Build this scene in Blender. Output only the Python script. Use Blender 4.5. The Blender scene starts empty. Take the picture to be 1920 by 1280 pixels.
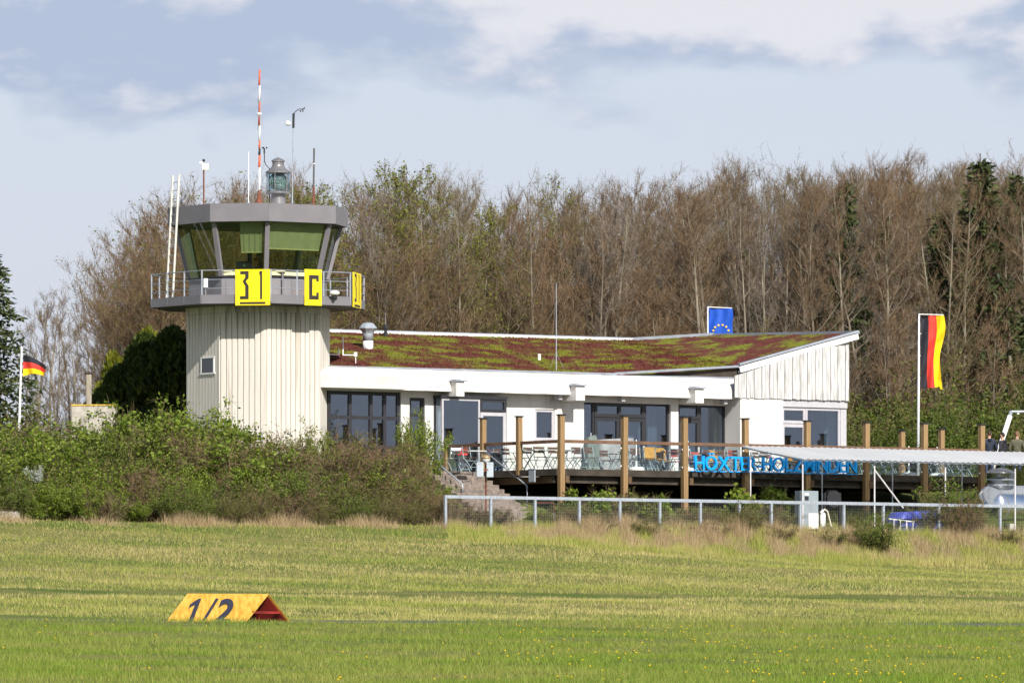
import bpy, bmesh, math, random
import numpy as np
from mathutils import Vector, Matrix
R = math.radians
random.seed(7)
rng = np.random.default_rng(11)
scene = bpy.context.scene
COL = scene.collection

# ------------------------------------------------------------------ camera
F_PX = 13000.0            # focal length in pixels of the 1920 px wide photograph
HOR = 1250.0              # pixel row of the eye level
cam_d = bpy.data.cameras.new('camera'); cam = bpy.data.objects.new('camera', cam_d); COL.objects.link(cam)
cam_d.sensor_width = 36.0; cam_d.lens = 36.0 * F_PX / 1920.0
cam_d.shift_y = (HOR - 640.0) / 1920.0
cam_d.clip_start = 1.0; cam_d.clip_end = 20000.0
cam.location = (0, 0, 0); cam.rotation_euler = (R(90), 0, 0)
scene.camera = cam

# ------------------------------------------------------------------ sun and sky
SUN_EL, SUN_AZ = R(36), R(23)      # azimuth: to the right of straight behind the camera
S = Vector((math.sin(SUN_AZ) * math.cos(SUN_EL), -math.cos(SUN_AZ) * math.cos(SUN_EL), math.sin(SUN_EL)))
sun_d = bpy.data.lights.new('sun', 'SUN'); sun = bpy.data.objects.new('sun', sun_d); COL.objects.link(sun)
sun_d.energy = 4.9; sun_d.angle = R(0.53); sun_d.color = (1.0, 0.95, 0.88)
sun.rotation_euler = S.to_track_quat('Z', 'Y').to_euler(); sun.location = (60, -40, 80)
world = bpy.data.worlds.new('World'); scene.world = world; world.use_nodes = True
wn, wl = world.node_tree.nodes, world.node_tree.links
wn.clear()
SKY_K = 0.10
def wnode(t, **k):
    n = wn.new(t)
    for a, b in k.items(): setattr(n, a, b)
    return n
def wmath(op, a, b=None, c=None, clamp=False):
    n = wn.new('ShaderNodeMath'); n.operation = op; n.use_clamp = clamp
    for i, v in enumerate((a, b, c)):
        if v is None: continue
        if isinstance(v, (int, float)): n.inputs[i].default_value = v
        else: wl.new(v, n.inputs[i])
    return n.outputs[0]
def wmix(f, a, b):
    n = wn.new('ShaderNodeMix'); n.data_type = 'RGBA'
    for s, v in ((n.inputs[0], f), (n.inputs[6], a), (n.inputs[7], b)):
        if isinstance(v, (int, float)): s.default_value = v
        elif isinstance(v, tuple): s.default_value = (*v, 1)
        else: wl.new(v, s)
    return n.outputs[2]
def wnoise(vec, scale, detail=5, rough=.55):
    n = wnode('ShaderNodeTexNoise'); n.inputs['Scale'].default_value = scale
    n.inputs['Detail'].default_value = detail; n.inputs['Roughness'].default_value = rough
    wl.new(vec, n.inputs['Vector']); return n.outputs[0]
def wramp(v, lo, hi):
    n = wnode('ShaderNodeMapRange', interpolation_type='SMOOTHSTEP')
    wl.new(v, n.inputs[0]); n.inputs[1].default_value = lo; n.inputs[2].default_value = hi; return n.outputs[0]
sky = wnode('ShaderNodeTexSky', sky_type='NISHITA', sun_disc=False, sun_elevation=SUN_EL,
            sun_rotation=math.pi - SUN_AZ, air_density=1.0, dust_density=1.2, ozone_density=1.5, altitude=300)
tc = wnode('ShaderNodeTexCoord')
mp = wnode('ShaderNodeMapping'); wl.new(tc.outputs['Generated'], mp.inputs[0]); mp.inputs['Scale'].default_value = (1, 1, 2.1)
mp.inputs['Location'].default_value = (0.36, 0.1, 0.02)
sep = wnode('ShaderNodeSeparateXYZ'); wl.new(tc.outputs['Generated'], sep.inputs[0])
el = sep.outputs[2]
n_big = wnoise(mp.outputs[0], 27, 3, .5)
n_mid = wnoise(mp.outputs[0], 40, 7, .5)
n_low = wnoise(mp.outputs[0], 11, 2, .5)
t = wmath('ADD', el, wmath('MULTIPLY', wmath('SUBTRACT', n_big, .5), .034))
t = wmath('ADD', t, wmath('MULTIPLY', wmath('SUBTRACT', n_mid, .5), .026))
mask = wramp(t, .0795, .0865)
shade = wmath('ADD', wmath('MULTIPLY', n_mid, .75), wmath('MULTIPLY', n_low, .45))
n_fine = wnoise(mp.outputs[0], 95, 8, .6)
shade = wmath('ADD', shade, wmath('MULTIPLY', wmath('SUBTRACT', n_fine, .5), .28))
puff = wramp(wmath('ADD', shade, wmath('MULTIPLY', wmath('SUBTRACT', t, .091), 13)), .46, .68)
CL = 0.79
cloud = wmix(puff, (.455 * CL, .54 * CL, .70 * CL), (.77 * CL, .78 * CL, .84 * CL))
veil = (.645 * CL, .675 * CL, .795 * CL)
skyc = wn.new('ShaderNodeMix'); skyc.data_type = 'RGBA'; skyc.blend_type = 'MULTIPLY'; skyc.inputs[0].default_value = 1
wl.new(sky.outputs[0], skyc.inputs[6]); skyc.inputs[7].default_value = (SKY_K, SKY_K, SKY_K, 1)
haze_amt = wramp(el, .38, -.03)      # thin high haze, thickest towards the horizon
low = wmix(wmath('MULTIPLY', haze_amt, .95), skyc.outputs[2], veil)
final = wmix(wmath('MULTIPLY', mask, wramp(el, .5, .1)), low, cloud)
bg = wnode('ShaderNodeBackground'); wl.new(final, bg.inputs[0]); bg.inputs[1].default_value = 1.0
wo = wnode('ShaderNodeOutputWorld'); wl.new(bg.outputs[0], wo.inputs[0])
scene.view_settings.view_transform = 'Standard'; scene.view_settings.look = 'None'
scene.view_settings.exposure = 0.36; scene.view_settings.gamma = 1.0; scene.view_settings.use_curve_mapping = False
try:
    scene.cycles.use_denoising = True
    scene.cycles.max_bounces = 5; scene.cycles.diffuse_bounces = 2; scene.cycles.glossy_bounces = 3; scene.cycles.transparent_max_bounces = 14
    scene.cycles.use_adaptive_sampling = True; scene.cycles.adaptive_threshold = .02
    scene.cycles.sample_clamp_indirect = 6
except Exception: pass

# ------------------------------------------------------------------ frames of reference
A = R(34.5)                                   # the clubhouse front recedes to the right by this angle
CA, SA = math.cos(A), math.sin(A)
F0 = (-7.15, 258.7)                           # where the front line meets the tower
def W(u, o, z=0.0): return Vector((F0[0] + u * CA + o * SA, F0[1] + u * SA - o * CA, z))
def uo_of(X, Y):
    dx, dy = X - F0[0], Y - F0[1]
    return dx * CA + dy * SA, dx * SA - dy * CA
def upx(px, o):                               # distance along the front line seen at picture column px
    k = (px - 960.0) / F_PX
    x0, y0 = F0[0] + o * SA, F0[1] - o * CA
    return (k * y0 - x0) / (CA - k * SA)
def zpx(px, py, o):
    u = upx(px, o); return (HOR - py) / F_PX * W(u, o).y
def XY(px, Y): return (px - 960.0) / F_PX * Y
def ZY(py, Y): return (HOR - py) / F_PX * Y

# terrain: the airfield rises towards the clubhouse, contour lines run parallel to its front
TO = np.array([-3000, -700, -160, -80, -30, -1, 0, 3, 7.5, 10, 13, 19.4, 35.9, 52.4, 68.9, 72.2, 94.4, 96.9, 99.4, 110.1, 126.6, 147.2, 167.8, 184.2, 217, 400, 3000.])
TZ = np.array([-60, -5, 7.0, 7.6, 7.3, 7.25, 7.2, 6.5, 5.75, 5.12, 4.97, 4.25, 2.96, 2.03, 1.246, 1.13, .84, .945, .82, .52, .127, -.23, -.40, -.75, -1.55, -3, -40.])
def sm(a, b, x):
    t_ = np.clip((x - a) / (b - a), 0, 1); return t_ * t_ * (3 - 2 * t_)
def H(u, o):
    u = np.asarray(u, float); o = np.asarray(o, float)
    z = np.interp(o, TO, TZ)
    bank = sm(13, 17.5, o) * (1 - sm(17.5, 45, o)) * sm(-6, 12, u)
    z = z - .62 * bank
    stair = (u > 2.7) & (u < 6.0) & (o > 2.2) & (o < 11)
    z = np.where(stair, np.minimum(z, np.maximum(7.18 - (o - 2.4) * .472, np.interp(o, [6, 11], [5.42, 5.04]))), z)
    rise = sm(25.45, 25.9, u) * sm(11, 8.5, o) * sm(-2, 1, o)
    z = z + rise * np.maximum(7.35 - z, 0)
    z = z + .05 * np.sin(u * .61 + o * .37) * np.sin(o * .53 - u * .21) * sm(9, 14, o) * (1 - sm(68, 72, o) * (1 - sm(95, 99, o)))
    return z
def Hxy(X, Y):
    dx, dy = np.asarray(X) - F0[0], np.asarray(Y) - F0[1]
    return H(dx * CA + dy * SA, dx * SA - dy * CA)

# ------------------------------------------------------------------ materials
MATS = {}
def nt(name):
    m = bpy.data.materials.new(name); m.use_nodes = True
    return m, m.node_tree.nodes, m.node_tree.links
def mat(name, col, rough=.65, var=.12, scale=3.0, metal=0.0, bump=0.0, stretch=(1, 1, 1), col2=None, lo=.35, hi=.65, spec=.4, detail=5):
    if name in MATS: return MATS[name]
    m, n, l = nt(name); b = n['Principled BSDF']
    b.inputs['Roughness'].default_value = rough; b.inputs['Metallic'].default_value = metal
    b.inputs['Specular IOR Level'].default_value = spec
    t_ = n.new('ShaderNodeTexCoord'); mp_ = n.new('ShaderNodeMapping'); mp_.inputs['Scale'].default_value = stretch
    l.new(t_.outputs['Object'], mp_.inputs[0])
    no = n.new('ShaderNodeTexNoise'); no.inputs['Scale'].default_value = scale; no.inputs['Detail'].default_value = detail
    l.new(mp_.outputs[0], no.inputs['Vector'])
    rp = n.new('ShaderNodeValToRGB'); rp.color_ramp.elements[0].position = lo; rp.color_ramp.elements[1].position = hi
    c2 = col2 or tuple(min(1, c * (1 + var)) for c in col); c1 = col if col2 else tuple(c * (1 - var) for c in col)
    rp.color_ramp.elements[0].color = (*c1, 1); rp.color_ramp.elements[1].color = (*c2, 1)
    l.new(no.outputs[0], rp.inputs[0]); l.new(rp.outputs[0], b.inputs['Base Color'])
    if bump:
        bp = n.new('ShaderNodeBump'); bp.inputs['Strength'].default_value = bump; bp.inputs['Distance'].default_value = .02
        l.new(no.outputs[0], bp.inputs['Height']); l.new(bp.outputs[0], b.inputs['Normal'])
    MATS[name] = m; return m
def stain(m, stretch, scale, lo, hi, col, amt, zlo=None, zhi=None):
    """rain streaks and dirt patches over a finished material"""
    n, l = m.node_tree.nodes, m.node_tree.links; b = n['Principled BSDF']; src = b.inputs['Base Color'].links[0].from_socket
    t_ = n.new('ShaderNodeTexCoord'); mp_ = n.new('ShaderNodeMapping'); mp_.inputs['Scale'].default_value = stretch
    src_co = t_.outputs['Object']
    if zlo is not None: g = n.new('ShaderNodeNewGeometry'); src_co = g.outputs['Position']
    l.new(src_co, mp_.inputs[0]); no = n.new('ShaderNodeTexNoise'); no.inputs['Scale'].default_value = scale; no.inputs['Detail'].default_value = 6; l.new(mp_.outputs[0], no.inputs['Vector'])
    mr = n.new('ShaderNodeMapRange'); mr.inputs[1].default_value = lo; mr.inputs[2].default_value = hi; mr.inputs[4].default_value = amt; l.new(no.outputs[0], mr.inputs[0]); f = mr.outputs[0]
    if zlo is not None:
        sp = n.new('ShaderNodeSeparateXYZ'); l.new(src_co, sp.inputs[0]); z = n.new('ShaderNodeMapRange'); z.inputs[1].default_value = zlo; z.inputs[2].default_value = zhi; l.new(sp.outputs[2], z.inputs[0])
        mu = n.new('ShaderNodeMath'); mu.operation = 'MULTIPLY'; l.new(f, mu.inputs[0]); l.new(z.outputs[0], mu.inputs[1]); f = mu.outputs[0]
    mx = n.new('ShaderNodeMix'); mx.data_type = 'RGBA'; l.new(f, mx.inputs[0]); l.new(src, mx.inputs[6]); mx.inputs[7].default_value = (*col, 1); l.new(mx.outputs[2], b.inputs['Base Color'])
def leafmat(name, cols, trans=.3, rough=.6, patch=None):
    """colour from the per-leaf 'rnd' attribute; patch=(cols2, scale) mixes in a second family in drifts"""
    m, n, l = nt(name); b = n['Principled BSDF']; b.inputs['Roughness'].default_value = rough
    b.inputs['Specular IOR Level'].default_value = .25
    at = n.new('ShaderNodeAttribute'); at.attribute_name = 'rnd'
    def ramp(cs):
        rp = n.new('ShaderNodeValToRGB'); e = rp.color_ramp.elements
        while len(e) < len(cs): e.new(.5)
        for i, c in enumerate(cs): e[i].position = i / (len(cs) - 1); e[i].color = (*c, 1)
        l.new(at.outputs['Fac'], rp.inputs[0]); return rp.outputs[0]
    c = ramp(cols)
    if patch:
        g = n.new('ShaderNodeNewGeometry'); mp_ = n.new('ShaderNodeMapping'); l.new(g.outputs['Position'], mp_.inputs[0])
        mp_.inputs['Rotation'].default_value = (0, 0, -A); mp_.inputs['Scale'].default_value = patch[2] if len(patch) > 2 else (1, 1, 1)
        no = n.new('ShaderNodeTexNoise'); no.inputs['Scale'].default_value = patch[1]; no.inputs['Detail'].default_value = 4
        l.new(mp_.outputs[0], no.inputs['Vector'])
        mr = n.new('ShaderNodeMapRange'); mr.inputs[1].default_value = .42; mr.inputs[2].default_value = .58; l.new(no.outputs[0], mr.inputs[0])
        mx = n.new('ShaderNodeMix'); mx.data_type = 'RGBA'; l.new(mr.outputs[0], mx.inputs[0]); l.new(c, mx.inputs[6]); l.new(ramp(patch[0]), mx.inputs[7])
        c = mx.outputs[2]
    l.new(c, b.inputs['Base Color'])
    if trans:
        tr = n.new('ShaderNodeBsdfTranslucent'); l.new(c, tr.inputs[0]); ms = n.new('ShaderNodeMixShader'); ms.inputs[0].default_value = trans
        l.new(b.outputs[0], ms.inputs[1]); l.new(tr.outputs[0], ms.inputs[2]); l.new(ms.outputs[0], n['Material Output'].inputs[0])
    MATS[name] = m; return m
def glassmat(name, tint, ior=1.5, boost=0.0, rough=.0):
    m, n, l = nt(name); n.remove(n['Principled BSDF'])
    tr = n.new('ShaderNodeBsdfTransparent'); tr.inputs[0].default_value = (*tint, 1)
    gl = n.new('ShaderNodeBsdfGlossy'); gl.inputs['Roughness'].default_value = rough; gl.inputs[0].default_value = (.80, .88, 1, 1)
    lw = n.new('ShaderNodeLayerWeight'); lw.inputs[0].default_value = .5
    pw = n.new('ShaderNodeMath'); pw.operation = 'POWER'; pw.inputs[1].default_value = 5; l.new(lw.outputs['Facing'], pw.inputs[0])
    ad = n.new('ShaderNodeMath'); ad.operation = 'MULTIPLY_ADD'; ad.inputs[1].default_value = .95 - boost; ad.inputs[2].default_value = .04 + boost; ad.use_clamp = True
    l.new(pw.outputs[0], ad.inputs[0])
    ms = n.new('ShaderNodeMixShader'); l.new(ad.outputs[0], ms.inputs[0]); l.new(tr.outputs[0], ms.inputs[1]); l.new(gl.outputs[0], ms.inputs[2])
    l.new(ms.outputs[0], n['Material Output'].inputs[0]); MATS[name] = m; return m

stucco = mat('white_stucco', (.60, .58, .55), .85, .0, 1.3, col2=(.70, .675, .635), lo=.32, hi=.5, bump=.15, stretch=(1, 1, .45))
soffitm = mat('soffit_plaster', (.58, .55, .49), .85, .08, 2)
concrete_b = mat('ribbed_concrete', (.43, .40, .34), .85, .0, .8, col2=(.60, .565, .50), stretch=(3, 3, .5), lo=.3, hi=.55, bump=.2)
concrete = mat('concrete', (.40, .38, .33), .9, .18, 2.5, bump=.2)
greymetal = mat('grey_panel', (.185, .175, .187), .5, .06, 1.5)
greymetal_d = mat('grey_cladding', (.235, .225, .235), .5, .14, 1.1, stretch=(1, 1, .6))
galv = mat('galvanised_steel', (.38, .42, .47), .45, .1, 9, metal=.25)
zinc = mat('zinc_flashing', (.34, .37, .42), .45, .12, 2, metal=.4)
whitep = mat('white_paint', (.78, .77, .75), .5, .05, 4)
dark = mat('dark_frame', (.028, .028, .032), .45, .1, 4)
greyframe = mat('grey_frame', (.46, .45, .47), .45, .05, 4)
postwood = mat('post_wood', (.19, .115, .05), .75, .0, 2.2, col2=(.33, .215, .10), stretch=(5, 5, .35), lo=.3, hi=.7, bump=.3)
railwood = mat('rail_wood', (.15, .085, .05), .75, .2, 3, bump=.2)
beamwood = mat('beam_wood', (.115, .07, .035), .85, .3, 2, bump=.3)
darkwood = mat('dark_timber', (.05, .04, .03), .85, .3, 2)
boardw = mat('weathered_white_boards', (.36, .35, .33), .8, .0, 3.0, col2=(.60, .59, .57), stretch=(4, 4, .4), lo=.34, hi=.56, bump=.25)
yellow = mat('yellow_sign_paint', (.78, .58, .006), .6, .0, 2.2, col2=(.90, .71, .006), lo=.3, hi=.6)
black = mat('black_paint', (.03, .026, .022), .6, .1, 3)
blackp = mat('black_plastic', (.025, .025, .028), .45, .1, 3)
rust = mat('rusty_steel', (.16, .055, .03), .8, .3, 12)
orange = mat('mast_orange', (.75, .13, .05), .5, .05, 3)
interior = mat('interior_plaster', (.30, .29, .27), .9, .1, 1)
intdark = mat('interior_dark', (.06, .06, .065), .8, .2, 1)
glass = glassmat('window_glass', (.66, .72, .78), 1.5, .10)
glass_cab = glassmat('cab_glass', (.56, .62, .43), 1.45, .02)
glass_rail = glassmat('balustrade_glass', (.93, .97, .96), 1.4, .0)
lensglass = glassmat('lantern_glass', (.72, .82, .84), 1.5, .04)
chrome = mat('polished_steel', (.72, .74, .76), .16, .05, 2, metal=1.0)
stone = mat('step_stone', (.20, .165, .14), .85, .3, 5, bump=.3)
paving = mat('landing_paving', (.27, .22, .18), .85, .2, 5)
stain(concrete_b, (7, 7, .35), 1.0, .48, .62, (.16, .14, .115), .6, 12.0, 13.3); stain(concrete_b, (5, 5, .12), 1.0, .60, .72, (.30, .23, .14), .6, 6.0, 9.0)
stain(stucco, (1.2, 1.2, 1.6), .8, .56, .72, (.42, .39, .35), .55); stain(stucco, (5, 5, .5), 1.0, .58, .74, (.40, .36, .30), .45)
stain(greymetal_d, (1, 1, .8), 1.3, .60, .72, (.34, .18, .10), .5); stain(galv, (3, 3, 1), 4, .55, .7, (.25, .24, .22), .6)
asphalt = mat('asphalt', (.085, .088, .075), .9, .15, 8)

# ------------------------------------------------------------------ mesh helpers
class MB:
    def __init__(s): s.v = []; s.f = []
    def add(s, vs, fs):
        k = len(s.v); s.v += [tuple(p) for p in vs]; s.f += [tuple(i + k for i in f) for f in fs]; return s
    def box(s, x0, x1, y0, y1, z0, z1):
        return s.add([(x0, y0, z0), (x1, y0, z0), (x1, y1, z0), (x0, y1, z0), (x0, y0, z1), (x1, y0, z1), (x1, y1, z1), (x0, y1, z1)],
                     [(0, 3, 2, 1), (4, 5, 6, 7), (0, 1, 5, 4), (1, 2, 6, 5), (2, 3, 7, 6), (3, 0, 4, 7)])
    def obox(s, p, q, w, h, up=(0, 0, 1)):      # bar from p to q, w across, h along up
        p, q = Vector(p), Vector(q); d = (q - p).normalized(); up = Vector(up)
        if abs(d.dot(up)) > .98: up = Vector((0, 1, 0))
        x = d.cross(up).normalized() * (w / 2); y = x.cross(d).normalized() * (h / 2)
        vs = [p - x - y, p + x - y, p + x + y, p - x + y, q - x - y, q + x - y, q + x + y, q - x + y]
        return s.add(vs, [(0, 1, 2, 3), (7, 6, 5, 4), (1, 0, 4, 5), (2, 1, 5, 6), (3, 2, 6, 7), (0, 3, 7, 4)])
    def tube(s, pts, r, n=8, cap=True):
        pts = [Vector(p) for p in pts]; m = len(pts); rs = r if isinstance(r, (list, tuple)) else [r] * m
        vs = []; fs = []
        for i, p in enumerate(pts):
            d = (pts[min(i + 1, m - 1)] - pts[max(i - 1, 0)]).normalized()
            a = d.cross(Vector((0, 0, 1)))
            if a.length < .02: a = d.cross(Vector((0, 1, 0)))
            a.normalize(); b = d.cross(a)
            for k in range(n):
                th = 2 * math.pi * k / n; vs.append(p + (a * math.cos(th) + b * math.sin(th)) * rs[i])
        for i in range(m - 1):
            for k in range(n):
                k2 = (k + 1) % n; fs.append((i * n + k, i * n + k2, (i + 1) * n + k2, (i + 1) * n + k))
        if cap: fs.append(tuple(range(n - 1, -1, -1))); fs.append(tuple((m - 1) * n + k for k in range(n)))
        return s.add(vs, fs)
    def lathe(s, prof, n=16, c=(0, 0)):          # prof: (radius, z)
        vs = []; fs = []; m = len(prof)
        for r_, z in prof:
            for k in range(n): th = 2 * math.pi * k / n; vs.append((c[0] + r_ * math.cos(th), c[1] + r_ * math.sin(th), z))
        for i in range(m - 1):
            for k in range(n): k2 = (k + 1) % n; fs.append((i * n + k, i * n + k2, (i + 1) * n + k2, (i + 1) * n + k))
        fs.append(tuple(range(n - 1, -1, -1))); fs.append(tuple((m - 1) * n + k for k in range(n)))
        return s.add(vs, fs)
    def prism(s, poly, h0, h1):                   # poly in xy extruded in z
        n = len(poly)
        return s.add([(x, y, h0) for x, y in poly] + [(x, y, h1) for x, y in poly],
                     [tuple(range(n - 1, -1, -1)), tuple(range(n, 2 * n))] + [(i, (i + 1) % n, n + (i + 1) % n, n + i) for i in range(n)])
    def mesh(s, name): 
        me = bpy.data.meshes.new(name); me.from_pydata(s.v, [], s.f); me.update(); return me
def obj(name, mb, material, parent=None, smooth=False, bevel=0.0, kind=None):
    me = mb.mesh(name) if isinstance(mb, MB) else mb
    if material is not None and len(me.materials) == 0: me.materials.append(material)
    if smooth: me.polygons.foreach_set('use_smooth', [True] * len(me.polygons))
    o = bpy.data.objects.new(name, me); COL.objects.link(o)
    if parent is not None: o.parent = parent
    if bevel:
        b = o.modifiers.new('bevel', 'BEVEL'); b.width = bevel; b.segments = 2; b.limit_method = 'ANGLE'
    if kind: o['kind'] = kind
    return o
def tag(o, label, cat, group=None, kind=None):
    o['label'] = label; o['category'] = cat
    if group: o['group'] = group
    if kind: o['kind'] = kind
    return o
def thing(name, label, cat, loc=(0, 0, 0), rz=0.0, group=None):
    o = bpy.data.objects.new(name, None); o.empty_display_size = .2; COL.objects.link(o)
    o.location = loc; o.rotation_euler = (0, 0, rz)
    return tag(o, label, cat, group)
def copy_tree(o, loc=None, rz=None, scale=None, label=None, parent=None):
    c = o.copy(); COL.objects.link(c); c.parent = parent
    if loc is not None: c.location = loc
    if rz is not None: c.rotation_euler = (0, 0, rz)
    if scale is not None: c.scale = scale
    if label: c['label'] = label
    for ch in o.children: copy_tree(ch, parent=c)
    return c
def npmesh(name, V, Fc, material, rnd=None, tri=3):
    V = np.asarray(V, np.float32).reshape(-1, 3); Fc = np.asarray(Fc, np.int32).reshape(-1, tri)
    me = bpy.data.meshes.new(name); me.vertices.add(len(V)); me.vertices.foreach_set('co', V.ravel())
    me.loops.add(Fc.size); me.loops.foreach_set('vertex_index', Fc.ravel())
    me.polygons.add(len(Fc)); me.polygons.foreach_set('loop_start', np.arange(0, Fc.size, tri, dtype=np.int32))
    if rnd is not None:
        a = me.attributes.new('rnd', 'FLOAT', 'POINT'); a.data.foreach_set('value', np.asarray(rnd, np.float32))
    me.update(calc_edges=True); me.materials.append(material); return me
def blades(name, P, h, lean, w, rnd, material):
    """one bent triangle pair per grass blade"""
    n = len(P); th = rng.uniform(0, 2 * math.pi, n); d = np.stack([np.cos(th), np.sin(th), np.zeros(n)], 1)
    ph = rng.uniform(0, 2 * math.pi, n); ld = np.stack([np.cos(ph), np.sin(ph), np.zeros(n)], 1) * (lean * h)[:, None]
    up = np.zeros((n, 3)); up[:, 2] = h
    a = P - d * w[:, None] / 2; b = P + d * w[:, None] / 2; c = P + up * .95 + ld
    V = np.stack([a, b, c], 1).reshape(-1, 3)
    return npmesh(name, V, np.arange(3 * n), material, np.repeat(rnd, 3))

# ------------------------------------------------------------------ ground
def ground_mat():
    m, n, l = nt('field_grass_ground'); b = n['Principled BSDF']; b.inputs['Roughness'].default_value = .95; b.inputs['Specular IOR Level'].default_value = .1
    g = n.new('ShaderNodeNewGeometry'); mp_ = n.new('ShaderNodeMapping'); l.new(g.outputs['Position'], mp_.inputs[0])
    mp_.inputs['Rotation'].default_value = (0, 0, -A); mp_.inputs['Scale'].default_value = (.12, .5, .5)
    no = n.new('ShaderNodeTexNoise'); no.inputs['Scale'].default_value = 1.0; no.inputs['Detail'].default_value = 8; l.new(mp_.outputs[0], no.inputs['Vector'])
    rp = n.new('ShaderNodeValToRGB'); e = rp.color_ramp.elements; e[0].position = .35; e[0].color = (.075, .115, .02, 1); e[1].position = .68; e[1].color = (.19, .17, .06, 1)
    l.new(no.outputs[0], rp.inputs[0]); l.new(rp.outputs[0], b.inputs['Base Color']); return m
gm = ground_mat()
og = np.concatenate([np.array([-3000, -1500, -700, -400, -250, -160, -120]), np.arange(-90, -2, 6), np.arange(-2, 60, .75), np.arange(60, 110, 1.2), np.arange(110, 225, 3), np.array([260, 330, 450, 800, 1600, 3000])])
ug = np.concatenate([np.array([-3000, -1500, -700, -400, -280]), np.arange(-200, -60, 4), np.arange(-60, 62, 1.5), np.arange(62, 160, 6), np.array([200, 300, 500, 900, 1600, 3000])])
UU, OO = np.meshgrid(ug, og, indexing='ij'); ZZ = H(UU, OO)
GX = F0[0] + UU * CA + OO * SA; GY = F0[1] + UU * SA - OO * CA
nu, no_ = UU.shape
idx = np.arange(nu * no_).reshape(nu, no_)
quads = np.stack([idx[:-1, :-1], idx[:-1, 1:], idx[1:, 1:], idx[1:, :-1]], -1).reshape(-1, 4)
ground = obj('ground', npmesh('ground', np.stack([GX, GY, ZZ], -1), quads[:, ::-1], gm, tri=4), None, smooth=True); ground['kind'] = 'structure'
ground['label'] = 'grassy airfield ground rising gently to the clubhouse'
ru = np.arange(-300, 260, 4.0); ro = np.array([71.2, 76, 82, 88, 95.2])
UU, OO = np.meshgrid(ru, ro, indexing='ij'); ZZ = np.interp(OO, [71.2, 95.2], [1.155, .855]) + .02
idx = np.arange(UU.size).reshape(UU.shape); quads = np.stack([idx[:-1, :-1], idx[:-1, 1:], idx[1:, 1:], idx[1:, :-1]], -1).reshape(-1, 4)
runway = obj('runway', npmesh('runway', np.stack([F0[0] + UU * CA + OO * SA, F0[1] + UU * SA - OO * CA, ZZ], -1), quads[:, ::-1], asphalt, tri=4), None); runway['kind'] = 'structure'
runway['label'] = 'grey asphalt runway seen edge on behind the grass'
# ================================================================== control tower
TC = Vector((-9.52, 260.0, 0.0))
TH = [171.5, 119.5, 81.5, 29.5, -8.5, -60.5, -98.5, -150.5]
def tcor(r, i, z=0.0):
    a = R(TH[i % 8]); return Vector((r * math.cos(a), -r * math.sin(a), z))
def ring(r): return [(tcor(r, i).x, tcor(r, i).y) for i in range(8)]
tower = thing('control_tower', 'octagonal control tower with pale ribbed shaft and grey glazed cab', 'tower', TC)
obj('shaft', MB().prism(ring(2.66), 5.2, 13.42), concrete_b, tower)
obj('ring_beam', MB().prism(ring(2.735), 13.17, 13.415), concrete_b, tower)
bm_cache = {}
def board_mesh(w, z0, z1, mname, material, t=.05):
    k = (round(w, 4), z0, z1, mname)
    if k not in bm_cache:
        g = .012; c = .018
        prof = [(-w / 2 + g, 0), (-w / 2 + g, -t + c), (-w / 2 + g + c, -t), (w / 2 - g - c, -t), (w / 2 - g, -t + c), (w / 2 - g, 0)]
        me = MB().prism(prof, z0, z1).mesh('board'); me.materials.append(material); bm_cache[k] = me
    return bm_cache[k]
def face_frame(r, i):
    a, b = tcor(r, i), tcor(r, i + 1); d = b - a; return a, b, d.length, d.normalized(), math.atan2(d.y, d.x)
for i in (0, 1, 2, 3, 7):
    a, b, L, d, rz = face_frame(2.66, i)
    n = 8 if L < 2 else 11
    for k in range(n):
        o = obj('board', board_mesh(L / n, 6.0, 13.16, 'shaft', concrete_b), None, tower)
        p = a + d * (L * (k + .5) / n); o.location = (p.x, p.y, random.uniform(-.003, .003)); o.rotation_euler = (0, 0, rz)
# small window in the shaft, on the left face
a, b, L, d, rz = face_frame(2.66, 0)
zt = ZY(672, 259); zb = ZY(700, 259); s0 = 1.05
p = a + d * s0
wf = MB()
for (x0, x1, z0, z1) in ((-.02, .96, zt - .02, zt + .03), (-.06, 1.0, zb - .06, zb), (0, .06, zb, zt), (.88, .94, zb, zt)): wf.box(x0, x1, -.085, .05, z0, z1)
w_ = obj('window', wf, whitep, tower); w_.location = (p.x, p.y, 0); w_.rotation_euler = (0, 0, rz)
pn = obj('pane', MB().box(.07, .87, -.075, -.06, zb, zt), mat('dark_pane', (.03, .035, .04), .08, .1, 2, spec=.6), w_)
# walkway
obj('walkway_slab', MB().prism(ring(3.99), 13.42, 13.62), mat('walkway_steel', (.06, .06, .065), .6, .2, 2), tower)
for i in range(8):
    a, b, L, d, rz = face_frame(4.02, i)
    o = obj('toe_plate', MB().box(.01, L - .01, -.03, 0, 13.43, 13.76), greymetal, tower); o.location = a; o.rotation_euler = (0, 0, rz)
    n = 3 if L > 3 else 2
    for k in range(n):
        q = a + d * (L * k / n if k else .03)
        obj('railing_post', MB().box(-.025, .025, -.025, .025, 13.5, 14.68), zinc, tower).location = (q.x, q.y, 0)
    for z in (14.66, 14.32, 13.99):
        r_ = obj('railing_bar', MB().tube([(0, 0, z), (L, 0, z)], .014 if z < 14.6 else .02, 6), zinc, tower); r_.location = a; r_.rotation_euler = (0, 0, rz)
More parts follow.
